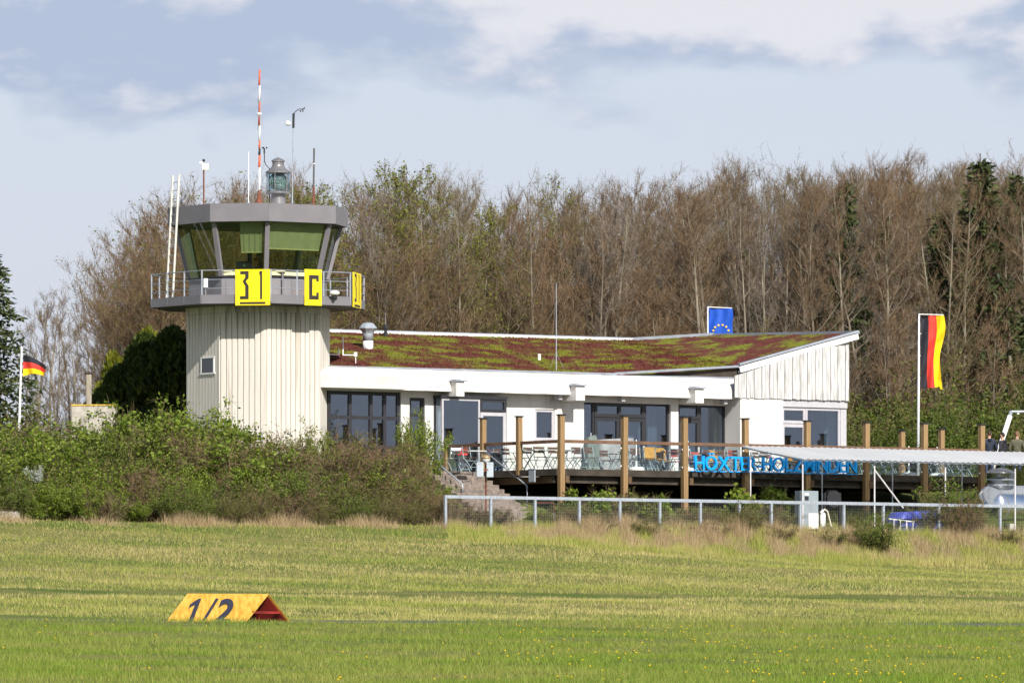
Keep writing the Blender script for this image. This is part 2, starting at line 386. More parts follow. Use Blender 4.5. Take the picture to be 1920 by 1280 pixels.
# cab
obj('cab_floor', MB().prism(ring(2.55), 13.63, 13.72), intdark, tower)
for i in range(8):
    a, b, L, d, rz = face_frame(2.6, i)
    for (s, e) in ((.0, .5), (.5, 1.0)):
        o = obj('cab_panel', MB().box(L * s + .006, L * e - .006, 0, .1, 13.73, 14.46), greymetal_d, tower); o.location = a; o.rotation_euler = (0, 0, rz)
    o = obj('window_ledge', MB().box(-.03, L + .03, -.05, .12, 14.47, 14.53), dark, tower); o.location = a; o.rotation_euler = (0, 0, rz)
    # glass leaning outwards
    rb, rt = 2.575, 3.06
    A_, B_, C_, D_ = tcor(rb, i, 14.54), tcor(rb, i + 1, 14.54), tcor(rt, i + 1, 16.52), tcor(rt, i, 16.52)
    obj('cab_pane', MB().add([A_, B_, C_, D_], [(0, 1, 2, 3)]), glass_cab, tower)
    m = MB().obox(tcor(2.62, i, 14.53), tcor(3.12, i, 16.5), .17, .13, up=(math.cos(R(TH[i])), -math.sin(R(TH[i])), 0))
    obj('mullion', m, greymetal, tower)
    a, b, L, d, rz = face_frame(3.4, i)
    o = obj('fascia_panel', MB().box(.004, L - .004, 0, .1, 16.5, 17.17), greymetal, tower); o.location = a; o.rotation_euler = (0, 0, rz)
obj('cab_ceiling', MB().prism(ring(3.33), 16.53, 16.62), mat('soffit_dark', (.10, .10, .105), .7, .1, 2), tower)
obj('cab_roof', MB().prism(ring(3.3), 16.9, 17.12), zinc, tower)
obj('roof_curb', MB().prism(ring(2.3), 17.12, 17.24), whitep, tower)
blindm = mat('blind_fabric', (.40, .43, .36), .8, .05, 3)
blind_l = mat('blind_pale', (.66, .66, .44), .8, .05, 3)
def blind(i, s0, s1, zbot, m, lab=None):
    rb, rt = 2.48, 2.97
    def pt(s, z):
        r_ = rb + (rt - rb) * (z - 14.54) / (16.52 - 14.54); return tcor(r_, i, z).lerp(tcor(r_, i + 1, z), s)
    k = 12; vs = []; fs = []
    for q in range(k + 1):
        s = s0 + (s1 - s0) * q / k
        for z in (16.5, zbot): vs.append(pt(s, z) + Vector((0, .012 * math.sin(q * 2.1), 0)))
    for q in range(k): fs.append((2 * q, 2 * q + 1, 2 * q + 3, 2 * q + 2))
    o = obj('roller_blind', MB().add(vs, fs), m, tower)
    e0, e1 = pt(s0, zbot), pt(s1, zbot); obj('hem_bar', MB().tube([e0, e1], .02, 6), blind_l, o)
blind(1, .46, .93, 15.38, blindm); blind(2, .03, .97, 15.52, blindm)
for i in (1, 2):
    a, b = tcor(2.45, i, 14.62), tcor(2.45, i + 1, 14.62)
    obj('inner_sill', MB().obox(a, b, .3, .14), mat('sill_cream', (.62, .60, .38), .7, .05, 2), tower)
obj('inner_column', MB().box(-.12, .12, 1.4, 1.6, 13.7, 16.5), greymetal, tower)
# ladder on the left side of the cab
a, b, L, d, rz = face_frame(3.4, 0)
nrm = Vector((d.y, -d.x, 0)); mid = (tcor(1, 0) + tcor(1, 1)).normalized()
base = mid * 3.42 + d * -.78; topv = mid * 3.13 + d * -.78
lad = obj('ladder', MB().tube([base - d * .22 + Vector((0, 0, 13.64)), topv - d * .22 + Vector((0, 0, ZY(332, 260)))], .045, 6), mat('ladder_paint', (.62, .60, .53), .6, .1, 5), tower)
obj('ladder_rail', MB().tube([base + d * .22 + Vector((0, 0, 13.64)), topv + d * .22 + Vector((0, 0, ZY(332, 260)))], .045, 6), MATS['ladder_paint'], lad)
for k in range(15):
    f = (k + .6) / 15.5; q = base.lerp(topv, f); z = 13.64 + (ZY(332, 260) - 13.64) * f
    obj('rung', MB().tube([q - d * .22 + Vector((0, 0, z)), q + d * .22 + Vector((0, 0, z))], .016, 6), galv, lad)

# sign boards on the walkway railing
def sign_board(name, label, face, s_mid, w, h, zc, glyphs):
    a, b, L, d, rz = face_frame(4.10, face); p = a + d * s_mid
    t_ = thing(name, label, 'sign', (TC.x + p.x, TC.y + p.y, zc), rz)
    obj('board_panel', MB().box(-w / 2, w / 2, -.03, 0, -h / 2, h / 2), yellow, t_, bevel=.006)
    for gname, polys in glyphs:
        m = MB()
        for poly in polys:
            n = len(poly); m.add([(x, -.031, z) for x, z in poly] + [(x, -.034, z) for x, z in poly], [tuple(range(n)), tuple(range(2 * n - 1, n - 1, -1))] + [(i, n + i, n + (i + 1) % n, (i + 1) % n) for i in range(n)])
        obj(gname, m, black, t_)
    for sx in (-1, 1):
        for sz in (-1, 1): obj('bolt', MB().box(sx * w * .42 - .018, sx * w * .42 + .018, -.042, -.03, sz * h * .44 - .018, sz * h * .44 + .018), zinc, t_)
    for sx in (-1, 1): obj('bracket', MB().box(sx * w * .4 - .02, sx * w * .4 + .02, 0, .08, -h * .3, h * .3), galv, t_)
    return t_
def rect(x0, x1, z0, z1): return [(x0, z0), (x1, z0), (x1, z1), (x0, z1)]
k = 1.0 / 65 * 1.32
three = [rect(-.47, -.16, .50, .62), [(-.29, .5), (-.16, .5), (-.16, .36), (-.27, .20), (-.155, .08), (-.155, -.32), (-.29, -.32), (-.29, .04), (-.42, .2), (-.29, .38)], rect(-.48, -.155, -.44, -.32)]
three = [rect(-.47, -.15, .48, .60), [(-.15, .48), (-.28, .48), (-.28, .37), (-.38, .22), (-.28, .05), (-.15, .05), (-.26, .22), (-.15, .34)], rect(-.28, -.15, -.32, .05), rect(-.48, -.15, -.44, -.32)]
one = [rect(.28, .36, -.44, .60), rect(.25, .28, .46, .58)]
bar = [rect(-.48, .48, -.62, -.54)]
zc = ZY(539, 256.2)
sign_board('number_sign', 'large square yellow sign reading 31 on the front of the tower railing', 1, 2.0, 1.32, 1.33, zc, [('digit', three), ('digit', one), ('underline', bar)])
cg = [rect(-.19, -.04, -.45, .46), rect(-.04, .24, .31, .46), rect(.13, .24, .22, .31), rect(-.04, .24, -.45, -.30), rect(.13, .24, -.30, -.18)]
sign_board('letter_sign', 'tall yellow sign with the letter C on the tower railing', 2, 1.86, .76, 1.34, ZY(540, 257.4), [('letter', cg)])
sign_board('number_sign', 'yellow 31 sign seen almost edge on at the right end of the tower railing', 3, .82, 1.45, 1.30, ZY(545, 259), [('digit', three), ('digit', one), ('underline', bar)])
# small things on the walkway
p = tcor(3.9, 2).lerp(tcor(3.9, 3), .8)
cc = thing('security_camera', 'white dome security camera beside the C sign on the walkway', 'camera', TC + Vector((p.x + .1, p.y - .3, 13.78)))
obj('housing', MB().lathe([(.02, .0), (.14, .02), (.2, .08), (.17, .15), (.06, .19)], 12), whitep, cc, smooth=True)
obj('lens', MB().lathe([(.02, -.14), (.07, -.1), (.07, .01)], 10), blackp, cc, smooth=True); obj('arm', MB().obox((-.02, .03, .05), (-.02, .3, .0), .05, .05), whitep, cc)
p = tcor(4.0, 1); eb = thing('switch_box', 'small white switch box on the corner post of the tower railing', 'box', TC + Vector((p.x + .16, p.y - .06, 14.02)))
obj('case', MB().box(-.08, .08, -.06, .06, 0, .34), whitep, eb, bevel=.015); obj('conduit', MB().tube([(0, 0, 0), (0, 0, -.3)], .012, 6), galv, eb)

# things on the cab roof --------------------------------------------------
RZ = 17.12
def roofpt(px, dy, z=17.24): return Vector((XY(px, 260 + dy), 260 + dy, z))
m_ = thing('antenna_mast', 'tall red and white banded antenna mast on the cab roof', 'antenna', roofpt(486, -1.2))
Ym = 258.8; zs = [ZY(y, Ym) for y in (372, 358, 313, 292, 262, 236, 193, 161, 132)]
bands = [(358, 314, whitep), (314, 291, orange), (291, 279, blackp), (279, 264, orange), (264, 236, whitep), (236, 192, orange), (192, 161, whitep), (161, 131, orange)]
for y0, y1, mm in bands: obj('mast_section', MB().tube([(0, 0, ZY(y0, Ym) - 17.24), (.02, 0, ZY(y1, Ym) - 17.24)], .042 if y0 > 280 else .034, 8), mm, m_, smooth=True)
obj('mast_foot', MB().lathe([(.16, 0), (.15, .05), (.09, .22), (.05, ZY(357, Ym) - 17.24)], 10), rust, m_)
zc = ZY(214, Ym) - 17.24; obj('collar', MB().lathe([(.07, zc - .05), (.10, zc), (.07, zc + .05)], 10), whitep, m_)
for sgn in (-1, 1):
    for ang in (20, 110, 200, 290):
        c_, s_ = math.cos(R(ang)), math.sin(R(ang))
        obj('dipole_rod', MB().tube([(.05 * c_, .05 * s_, zc), (.19 * c_, .19 * s_, zc + sgn * .58)], .007, 5), galv, m_)
t_ = thing('weather_mast', 'thin weather mast with cup anemometer and wind vane on the cab roof', 'weather station', roofpt(548, .4))
Yq = 260.4; zz = lambda y: ZY(y, Yq) - 17.24
obj('pole', MB().tube([(0, 0, 0), (.04, 0, zz(232))], .022, 6), galv, t_); obj('sensor_body', MB().tube([(.04, 0, zz(240)), (.05, 0, zz(213))], .045, 8), blackp, t_)
obj('radiation_shield', MB().lathe([(.05, zz(236)), (.11, zz(234)), (.11, zz(229)), (.05, zz(227))], 12, c=(-.16, 0)), whitep, t_); obj('cross_arm', MB().tube([(-.2, 0, zz(233)), (.14, 0, zz(233))], .015, 6), galv, t_)
obj('vane_arm', MB().tube([(.05, 0, zz(213)), (.16, 0, zz(208)), (.25, 0, zz(205)), (.38, 0, zz(204.5))], .016, 6), blackp, t_)
obj('wind_vane', MB().add([(.36, 0, zz(206)), (.48, 0, zz(200)), (.46, 0, zz(205)), (.37, .02, zz(207))], [(0, 1, 2, 3)]), blackp, t_)
for k in range(3): obj('cup', MB().lathe([(.005, zz(210)), (.03, zz(209)), (.035, zz(207.6))], 8, c=(.34 + .06 * math.cos(k * 2.1), .06 * math.sin(k * 2.1))), blackp, t_)
t_ = thing('sensor_post', 'short rusty post carrying a cream sensor box on the cab roof', 'sensor', roofpt(382, .2, 17.1)); zz = lambda y: ZY(y, 260.2) - 17.1
obj('post', MB().tube([(0, 0, 0), (0, 0, zz(318))], .03, 6), rust, t_); obj('sensor_box', MB().box(-.07, .19, -.09, .09, zz(319), zz(307)), mat('cream_box', (.72, .68, .5), .6, .05, 3), t_, bevel=.015)
obj('ball_sensor', MB().lathe([(.01, zz(304)), (.05, zz(302.5)), (.055, zz(301)), (.05, zz(299.5)), (.01, zz(298))], 10), blackp, t_, smooth=True); obj('side_sensor', MB().box(-.15, -.04, -.04, .04, zz(307), zz(303.5)), whitep, t_)
t_ = thing('whip_antenna', 'thin white whip antenna left of the banded mast', 'antenna', roofpt(466, -.6)); obj('rod', MB().tube([(0, 0, .05), (0, 0, ZY(285, 259.4) - 17.24)], .016, 6), whitep, t_); obj('foot', MB().lathe([(.06, 0), (.06, .06), (.03, .18)], 8), galv, t_)
t_ = thing('rod_antenna', 'black rod antenna on a rusty foot at the right of the cab roof', 'antenna', roofpt(588, .6, 17.12)); zz = lambda y: ZY(y, 260.6) - 17.12
obj('lower_tube', MB().tube([(0, 0, 0), (0, 0, zz(350))], .045, 8), rust, t_); obj('rod', MB().tube([(0, 0, zz(350)), (.02, 0, zz(278))], .034, 8), mat('antenna_grey', (.10, .09, .09), .6, .2, 5), t_); obj('ring', MB().tube([(.01, 0, zz(308)), (.01, 0, zz(306))], .04, 8), whitep, t_)
t_ = thing('pipe_anemometer', 'bent black pipe with small cup anemometer behind the lantern', 'anemometer', roofpt(500, .3)); zz = lambda y: ZY(y, 260.3) - 17.24
obj('pipe', MB().tube([(.1, 0, 0), (.1, 0, zz(316)), (-.02, 0, zz(310)), (-.08, 0, zz(303)), (-.09, 0, zz(288))], .02, 6), blackp, t_); obj('head', MB().tube([(-.09, 0, zz(288)), (-.09, 0, zz(278))], .03, 8), blackp, t_)
for k in range(3): obj('cup', MB().lathe([(.005, zz(279)), (.03, zz(278)), (.034, zz(276))], 8, c=(-.09 + .09 * math.cos(k * 2.1 + .2), .09 * math.sin(k * 2.1 + .2))), blackp, t_)
# lantern
t_ = thing('beacon_lantern', 'grey airfield beacon lantern with round lens on the cab roof', 'lantern', roofpt(521.5, -.3)); zz = lambda y: ZY(y, 259.7) - 17.24
lm = mat('lantern_grey', (.19, .185, .19), .45, .12, 4, metal=.3)
obj('pedestal', MB().lathe([(.29, 0), (.27, zz(372)), (.26, zz(364)), (.46, zz(363)), (.46, zz(360))], 20), lm, t_, smooth=False)
obj('glass_drum', MB().lathe([(.44, zz(360)), (.44, zz(324))], 20), lensglass, t_, smooth=True)
for k in range(6):
    c_, s_ = math.cos(k * math.pi / 3 + .3), math.sin(k * math.pi / 3 + .3); obj('glazing_bar', MB().box(-.012, .012, -.012, .012, zz(361), zz(323)), lm, t_).location = (.45 * c_, .45 * s_, 0)
obj('hood', MB().lathe([(.47, zz(325)), (.47, zz(322)), (.34, zz(318)), (.25, zz(313)), (.22, zz(309)), (.22, zz(304)), (.25, zz(303.5)), (.25, zz(301)), (.15, zz(298)), (.05, zz(296.5)), (.02, zz(295))], 20), lm, t_, smooth=False)
ln = MB(); cz = zz(341.5)
for r0, r1 in ((.32, .345), (.24, .25), (.16, .17), (.08, .09)):
    q = []; n = 24
    for rr, yy in ((r0, -.30), (r1, -.30), (r1, -.25), (r0, -.25)): q += [(rr * math.cos(2 * math.pi * k / n), yy + .0 , cz + rr * math.sin(2 * math.pi * k / n)) for k in range(n)]
    ln.add(q, [(j * n + k, j * n + (k + 1) % n, ((j + 1) % 4) * n + (k + 1) % n, ((j + 1) % 4) * n + k) for j in range(4) for k in range(n)])
obj('lens_rings', ln, blackp, t_, kind='stuff'); obj('lens', MB().lathe([(.33, -.02), (.33, .02), (.15, .06)], 20), mat('lens_green', (.20, .26, .22), .15, .2, 6), t_).matrix_local = Matrix.Translation((0, -.22, cz)) @ Matrix.Rotation(R(90), 4, 'X')

# ================================================================== clubhouse
club = thing('clubhouse', 'low white clubhouse with a moss covered folded roof beside the tower', 'building', (F0[0], F0[1], 0), A)
def cbx(mb, u0, u1, o0, o1, z0, z1): return mb.box(u0, u1, -o1, -o0, z0, z1)
def cpart(name, m, material, parent=None, **k): return obj(name, m, material, parent or club, **k)
OW = -.7; ZH = 10.17; ZF = 7.25; ZS = 10.42
ub = lambda px, o=OW: upx(px, o)
UE = upx(1590, .2)
# shell
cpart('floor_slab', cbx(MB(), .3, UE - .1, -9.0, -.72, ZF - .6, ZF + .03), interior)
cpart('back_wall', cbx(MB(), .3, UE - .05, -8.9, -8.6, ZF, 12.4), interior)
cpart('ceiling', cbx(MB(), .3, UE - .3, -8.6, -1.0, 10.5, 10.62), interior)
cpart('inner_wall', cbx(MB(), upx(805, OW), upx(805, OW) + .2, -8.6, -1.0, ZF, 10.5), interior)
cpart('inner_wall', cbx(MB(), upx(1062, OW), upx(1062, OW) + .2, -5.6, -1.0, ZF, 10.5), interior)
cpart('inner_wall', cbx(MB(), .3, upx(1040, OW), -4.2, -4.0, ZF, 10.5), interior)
cpart('end_wall', cbx(MB(), UE - .25, UE, -8.6, -.3, ZF, 13.0), stucco)
cpart('left_wall', cbx(MB(), .0, .3, -8.9, -1.0, ZF, 11.2), stucco)
def wall(p0, p1, z0=ZF - .3, z1=ZS, o=OW, t=.25): return cpart('wall', cbx(MB(), ub(p0, o), ub(p1, o), o - t, o, z0, z1), stucco)
wall(752, 768); wall(797, 832, o=OW)
wall(950, 1003); wall(1040, 1095); wall(1258, 1272)
zw0, zw1 = zpx(1020, 825, OW), zpx(1020, 767, OW)
wall(1003, 1040, zw1, ZS); wall(1003, 1040, ZF - .3, zw0)
for p0, p1 in ((768, 797), (1095, 1258), (1272, 1376)): wall(p0, p1, ZH, ZS)
wall(832, 950, ZH, ZS)
wall(602, 752, 10.36, ZS)
# right hand block, standing forward
u1, u2, u3 = upx(1388, .2), upx(1468, .2), upx(1578, .2)
cpart('wall', cbx(MB(), u1, u2, -.1, .2, ZF - .5, 10.46), stucco)
cpart('return_wall', cbx(MB(), u1, u1 + .25, -1.2, -.1, ZF - .5, 10.46), stucco)
cpart('lintel', cbx(MB(), u2, UE, -.06, .16, 10.16, 10.45), greyframe)
cpart('wall', cbx(MB(), u3 + .02, UE, -.3, .1, ZF - .5, 10.15), greyframe)
def window(u0, u1, o, z0, z1, fm, cols, rows, bar=.09, gm=None, depth=.1, name='window', label=None):
    f = MB(); e = .001
    cs = [u0 + (u1 - u0) * c for c in cols]; rs = [z0 + (z1 - z0) * r_ for r_ in rows]
    hb = bar / 2
    for i, c in enumerate(cs):
        a_, b_ = (c, c + bar) if i == 0 else ((c - bar, c) if i == len(cs) - 1 else (c - hb, c + hb)); cbx(f, a_, b_, o - depth, o, z0, z1)
    for i, z in enumerate(rs):
        a_, b_ = (z, z + bar) if i == 0 else ((z - bar, z) if i == len(rs) - 1 else (z - hb, z + hb)); cbx(f, u0 + e, u1 - e, o - depth + .004, o - .004, a_, b_)
    w = cpart(name, f, fm)
    if label: w['label'] = label
    for i in range(len(cs) - 1):
        for j in range(len(rs) - 1):
            obj('pane', cbx(MB(), cs[i] + hb * .8, cs[i + 1] - hb * .8, o - depth * .6, o - depth * .5, rs[j] + hb * .8, rs[j + 1] - hb * .8), gm or glass, w)
    return w
def door(u0, u1, o, z0, z1, fm, handle_side=1):
    w = window(u0, u1, o, z0, z1, fm, (0, 1), (0, 1), bar=.13, name='door')
    uh = u1 - .07 if handle_side > 0 else u0 + .07
    obj('handle', cbx(MB(), uh - .02, uh + .02, o, o + .06, (z0 + z1) / 2 - .1, (z0 + z1) / 2 + .12), whitep, w); return w
# glazing, left to right
window(ub(617), ub(752), OW - .08, ZF, 10.35, dark, (0, .31, .60, .79, 1), (0, .33, .685, 1), bar=.13)
window(ub(768), ub(797), OW - .08, ZF, ZH, dark, (0, 1), (0, .78, 1), bar=.12)
ob = -.15; bu0, bu1, bu2 = upx(829, ob), upx(900, ob), upx(949, ob)
window(bu0, bu1, ob, ZF, ZH - .02, greyframe, (0, 1), (0, 1), bar=.07)
window(bu1 + .02, bu2, ob, 9.68, ZH - .02, dark, (0, 1), (0, 1), bar=.09)
door(bu1 + .02, bu2, ob, ZF, 9.66, greyframe)
cpart('bay_head', cbx(MB(), bu0 - .05, bu2 + .05, OW, ob + .03, ZH - .02, ZH + .10), dark)
sg = cpart('side_window', cbx(MB(), bu0 - .02, bu0 + .05, OW, OW + .06, ZF, ZH), dark); obj('pane', cbx(MB(), bu0 + .01, bu0 + .02, OW + .06, ob - .1, ZF, ZH - .03), glass, sg)
window(ub(1003), ub(1040), OW - .04, zw0, zw1, greyframe, (0, 1), (0, 1), bar=.1)
cpart('window_sill', cbx(MB(), ub(1001), ub(1042), OW - .1, OW + .06, zw0 - .05, zw0), greyframe)
window(ub(1095), ub(1117), OW - .1, ZF, ZH, dark, (0, 1), (0, 1), bar=.08)
window(ub(1117) + .01, ub(1211), OW - .08, 9.62, ZH, dark, (0, .5, 1), (0, 1), bar=.13)
um = (ub(1117) + ub(1211)) / 2
door(ub(1117) + .01, um - .01, OW - .08, ZF, 9.6, dark, -1); door(um + .01, ub(1211), OW - .08, ZF, 9.6, dark, 1)
window(ub(1211) + .01, ub(1257), OW - .1, ZF, ZH, dark, (0, 1), (0, 1), bar=.08)
window(ub(1272), ub(1314), OW - .08, 9.62, ZH, dark, (0, 1), (0, 1), bar=.12)
door(ub(1272), ub(1314), OW - .08, ZF, 9.6, dark, 1)
window(ub(1314) + .01, ub(1363), OW - .1, ZF, ZH, dark, (0, 1), (0, 1), bar=.08)
um = upx(1511, .12)
window(u2 + .02, um, .1, 9.52, 10.14, greyframe, (0, 1), (0, 1), bar=.11); door(u2 + .02, um, .1, ZF, 9.5, greyframe, 1)
window(um + .01, u3, .1, ZF, 10.14, greyframe, (0, 1), (0, 1), bar=.09)
# curtains and furniture glimpsed inside
curt = mat('curtain', (.30, .36, .36), .9, .1, 2, stretch=(8, 8, .3))
def curtain(px0, px1, o, m=None):
    n = 24; vs = []; fs = []
    a_, b_ = upx(px0, o), upx(px1, o)
    for k in range(n + 1):
        u = a_ + (b_ - a_) * k / n
        for z in (ZF + .1, ZH): vs.append((u, -o + .05 * math.sin(k * 1.9), z))
    for k in range(n): fs.append((2 * k, 2 * k + 2, 2 * k + 3, 2 * k + 1))
    cpart('curtain', MB().add(vs, fs), m or curt)
curtain(1096, 1112, -1.4); curtain(1176, 1206, -1.5); curtain(1214, 1232, -1.5); curtain(1285, 1300, -1.5); curtain(1338, 1352, -1.4, mat('curtain_olive', (.20, .22, .10), .9, .2, 2)); curtain(1545, 1580, -.9); curtain(1512, 1520, -.8)
# rounded stucco fascia
def fascia():
    pa = [(-1.25, 11.27), (-.85, 11.25), (-.35, 11.10), (-.04, 10.99), (.0, 10.93), (-.10, 10.41), (-.95, 10.41)]
    pb = [(-1.25, 11.27), (-.80, 11.24), (-.32, 11.08), (-.08, 10.86), (.0, 10.68), (.0, 10.41), (-.95, 10.41)]
    st = []
    ue = upx(1430, 0)
    def stn(us, pr): st.append([(u, -o, z) for u, (o, z) in zip(us, pr)])
    stn([.32, .22, .12, .03, .0, -.02, -.02], pa)
    uA, uB = upx(742, 0), upx(772, 0)
    for k in range(1, 7): stn([.05 + (uA - .05) * k / 6] * 7, pa)
    for k in range(1, 5):
        f = k / 4.; f = f * f * (3 - 2 * f); stn([uA + (uB - uA) * k / 4] * 7, [(x0 + (x1 - x0) * f, y0 + (y1 - y0) * f) for (x0, y0), (x1, y1) in zip(pa, pb)])
    for k in range(1, 25): stn([uB + (ue - .12 - uB) * k / 24] * 7, [(x, y + .006 * math.sin(k * 2.3 + x * 3)) for x, y in pb])
    stn([ue - .02] * 7, [(x - .03, y - .015 if y > 10.5 else y) for x, y in pb]); stn([ue] * 7, [(x - .08, y - .05 if y > 10.5 else y + .03) for x, y in pb])
    v = [p for s in st for p in s]; f = []
    for i in range(len(st) - 1):
        for j in range(7): f.append((i * 7 + j, i * 7 + (j + 1) % 7, (i + 1) * 7 + (j + 1) % 7, (i + 1) * 7 + j))
    f.append(tuple(range(6, -1, -1))); f.append(tuple((len(st) - 1) * 7 + j for j in range(7)))
    m = MB(); m.add(v, f); fa = cpart('fascia', m, stucco, smooth=True, bevel=0)
    bmx = bmesh.new(); bmx.from_mesh(fa.data); bmesh.ops.recalc_face_normals(bmx, faces=bmx.faces); bmx.to_mesh(fa.data); bmx.free()
    for p in fa.data.polygons:
        if len(p.vertices) > 4: p.use_smooth = False
    fa.data.set_sharp_from_angle(angle=R(28))
    obj('parapet_flashing', cbx(MB(), .32, ue - .05, -1.32, -.98, 11.262, 11.30), zinc, fa)
fascia()
cpart('soffit', cbx(MB(), .0, upx(1388, -.5), -.94, -.02, 10.44, 10.5), soffitm)
for px0, px1, yb in ((847, 871, 743), (1071, 1097, 751), (1295, 1320, 756)):
    o1 = .38; ua, uz = upx(px0 + 9, o1), upx(px1, o1); zb = zpx(px1, yb, o1); zt = zb + .56
    br = cpart('beam_end', cbx(MB(), ua, uz, -.8, o1, zb, zt), stucco, bevel=.015)
    obj('metal_cap', cbx(MB(), ua - .06, uz + .06, -.2, o1 + .08, zt + .003, zt + .05), zinc, br); obj('metal_cap', cbx(MB(), ua - .03, ua + .22, .0, o1 - .02, zt + .051, zt + .09), zinc, br)
for px0 in (1166, 1358, 1048): cpart('floodlight', cbx(MB(), upx(px0, -.3) - .07, upx(px0, -.3) + .09, -.5, -.2, 10.22, 10.43), greyframe)
# roof: a mono pitch falling to the front, folded up at the right end
FLz = 11.28
pFL = (.2, -1.2, FLz); UBR = upx(1150, -1.2); oC = -.75; pFC = (upx(1385, oC), oC, zpx(1385, 687, oC)); oR = .45; pFR = (upx(1608, oR), oR, zpx(1608, 624, oR))
pBL = (.4, -9.2, zpx(620, 623, -9.2)); pBV = (upx(1182, -9.2), -9.2, zpx(1182, 638, -9.2)); pBR = (pFR[0], -9.2, zpx(1366, 630, -9.2))
def roofz(u, o):                         # approximate height of the left plane
    f = (o - pFL[1]) / (pBL[1] - pFL[1]); s = (u - .3) / (pFC[0] - .3)
    zf = FLz + .03 + (pFC[2] - FLz - .03) * max(0, (u - UBR) / (pFC[0] - UBR))
    return zf * (1 - f) + (pBL[2] + (pBV[2] - pBL[2]) * min(s, 1.05)) * f
sed = nt('sedum_roof'); sm_, n, l = sed; b = n['Principled BSDF']; b.inputs['Roughness'].default_value = .95; b.inputs['Specular IOR Level'].default_value = .1
tcx = n.new('ShaderNodeTexCoord'); mpx = n.new('ShaderNodeMapping'); mpx.inputs['Scale'].default_value = (.75, 1.0, .5); l.new(tcx.outputs['Object'], mpx.inputs[0])
n1 = n.new('ShaderNodeTexNoise'); n1.inputs['Scale'].default_value = .95; n1.inputs['Detail'].default_value = 6; n1.inputs['Roughness'].default_value = .62; l.new(mpx.outputs[0], n1.inputs['Vector'])
n2 = n.new('ShaderNodeTexNoise'); n2.inputs['Scale'].default_value = 5; n2.inputs['Detail'].default_value = 6; l.new(tcx.outputs['Object'], n2.inputs['Vector'])
r1 = n.new('ShaderNodeValToRGB'); e = r1.color_ramp.elements; e[0].position = .44; e[0].color = (.115, .036, .030, 1); e[1].position = .58; e[1].color = (.16, .175, .024, 1); x = e.new(.515); x.color = (.115, .07, .03, 1)
r2 = n.new('ShaderNodeValToRGB'); r2.color_ramp.elements[0].color = (.6, .55, .5, 1); r2.color_ramp.elements[1].color = (1.35, 1.3, 1.25, 1); l.new(n1.outputs[0], r1.inputs[0]); l.new(n2.outputs[0], r2.inputs[0])
mm = n.new('ShaderNodeMix'); mm.data_type = 'RGBA'; mm.blend_type = 'MULTIPLY'; mm.inputs[0].default_value = 1; l.new(r1.outputs[0], mm.inputs[6]); l.new(r2.outputs[0], mm.inputs[7]); l.new(mm.outputs[2], b.inputs['Base Color'])
def roof_sheet(c00, c10, c11, c01, nx, ny, drop):
    v = []; f = []
    for i in range(nx + 1):
        for j in range(ny + 1):
            s, t2 = i / nx, j / ny
            p = [c00[k] * (1 - s) * (1 - t2) + c10[k] * s * (1 - t2) + c11[k] * s * t2 + c01[k] * (1 - s) * t2 for k in range(3)]
            edge = min(i, nx - i, j, ny - j) > 0
            if drop < 0: p[2] = roofz(p[0], p[1])
            v.append((p[0], -p[1], p[2] + (random.uniform(-.02, .035) if edge else 0)))
    for i in range(nx):
        for j in range(ny): q = i * (ny + 1) + j; f.append((q, q + ny + 1, q + ny + 2, q + 1))
    m = MB().add(v, f); return m
rf = cpart('roof', roof_sheet(pFL, pFC, pBV, pBL, 110, 46, -1), sm_)
r2_ = obj('folded_roof', roof_sheet(pFC, pFR, pBR, pBV, 40, 46, .2), sm_, rf)
def slab_under(ps, t, name, m):
    n = len(ps); mb = MB().add([(u, -o, z - .03) for u, o, z in ps] + [(u, -o, z - t) for u, o, z in ps], [tuple(range(n)), tuple(range(2 * n - 1, n - 1, -1))] + [(i, n + i, n + (i + 1) % n, (i + 1) % n) for i in range(n)])
    return obj(name, mb, m, rf)
lower = lambda p, d: (p[0], p[1], p[2] - d)
slab_under([lower(pFL, .1), lower(pFC, .4), lower(pBV, .12), lower(pBL, .12)], .1, 'roof_deck', zinc); slab_under([lower(pFC, .15), lower(pFR, .12), lower(pBR, .12)], .1, 'roof_deck', zinc)
def rim(a_, b_, w, h, m, name, dz=0.0): obj(name, MB().obox((a_[0], -a_[1], a_[2] + dz), (b_[0], -b_[1], b_[2] + dz), w, h), m, rf)
pMB = (UBR, -1.1, FLz + .03); rim(pFL, pMB, .10, .06, zinc, 'roof_flashing', .0); rim(pMB, pFC, .10, .09, zinc, 'roof_flashing', .01); rim(pBL, pBV, .22, .12, zinc, 'roof_flashing', .05); rim(pBV, pBR, .22, .12, zinc, 'roof_flashing', .05)
rim(pFR, pBR, .2, .12, zinc, 'roof_flashing', .02); rim((pFC[0] - .02, pFC[1] + .02, pFC[2] + .02), pFR, .26, .08, zinc, 'roof_flashing', .06)
rim((pFC[0], pFC[1] + .08, pFC[2] - .06), (pFR[0], pFR[1] + .03, pFR[2] - .06), .07, .24, whitep, 'verge_board', -.06)
rim((.4, -9.05, pBL[2] - .01), (pBV[0], -9.05, pBV[2] - .01), .06, .09, whitep, 'rear_upstand', .03)
uq = upx(1100, -1.3); cpart('upstand', MB().add([(uq, 1.28, 11.1), (pFC[0], -pFC[1] + .12, 11.1), (pFC[0], -pFC[1] + .12, pFC[2] - .03), (uq, 1.28, roofz(uq, -1.3) - .06)], [(0, 1, 2, 3)]), darkwood)
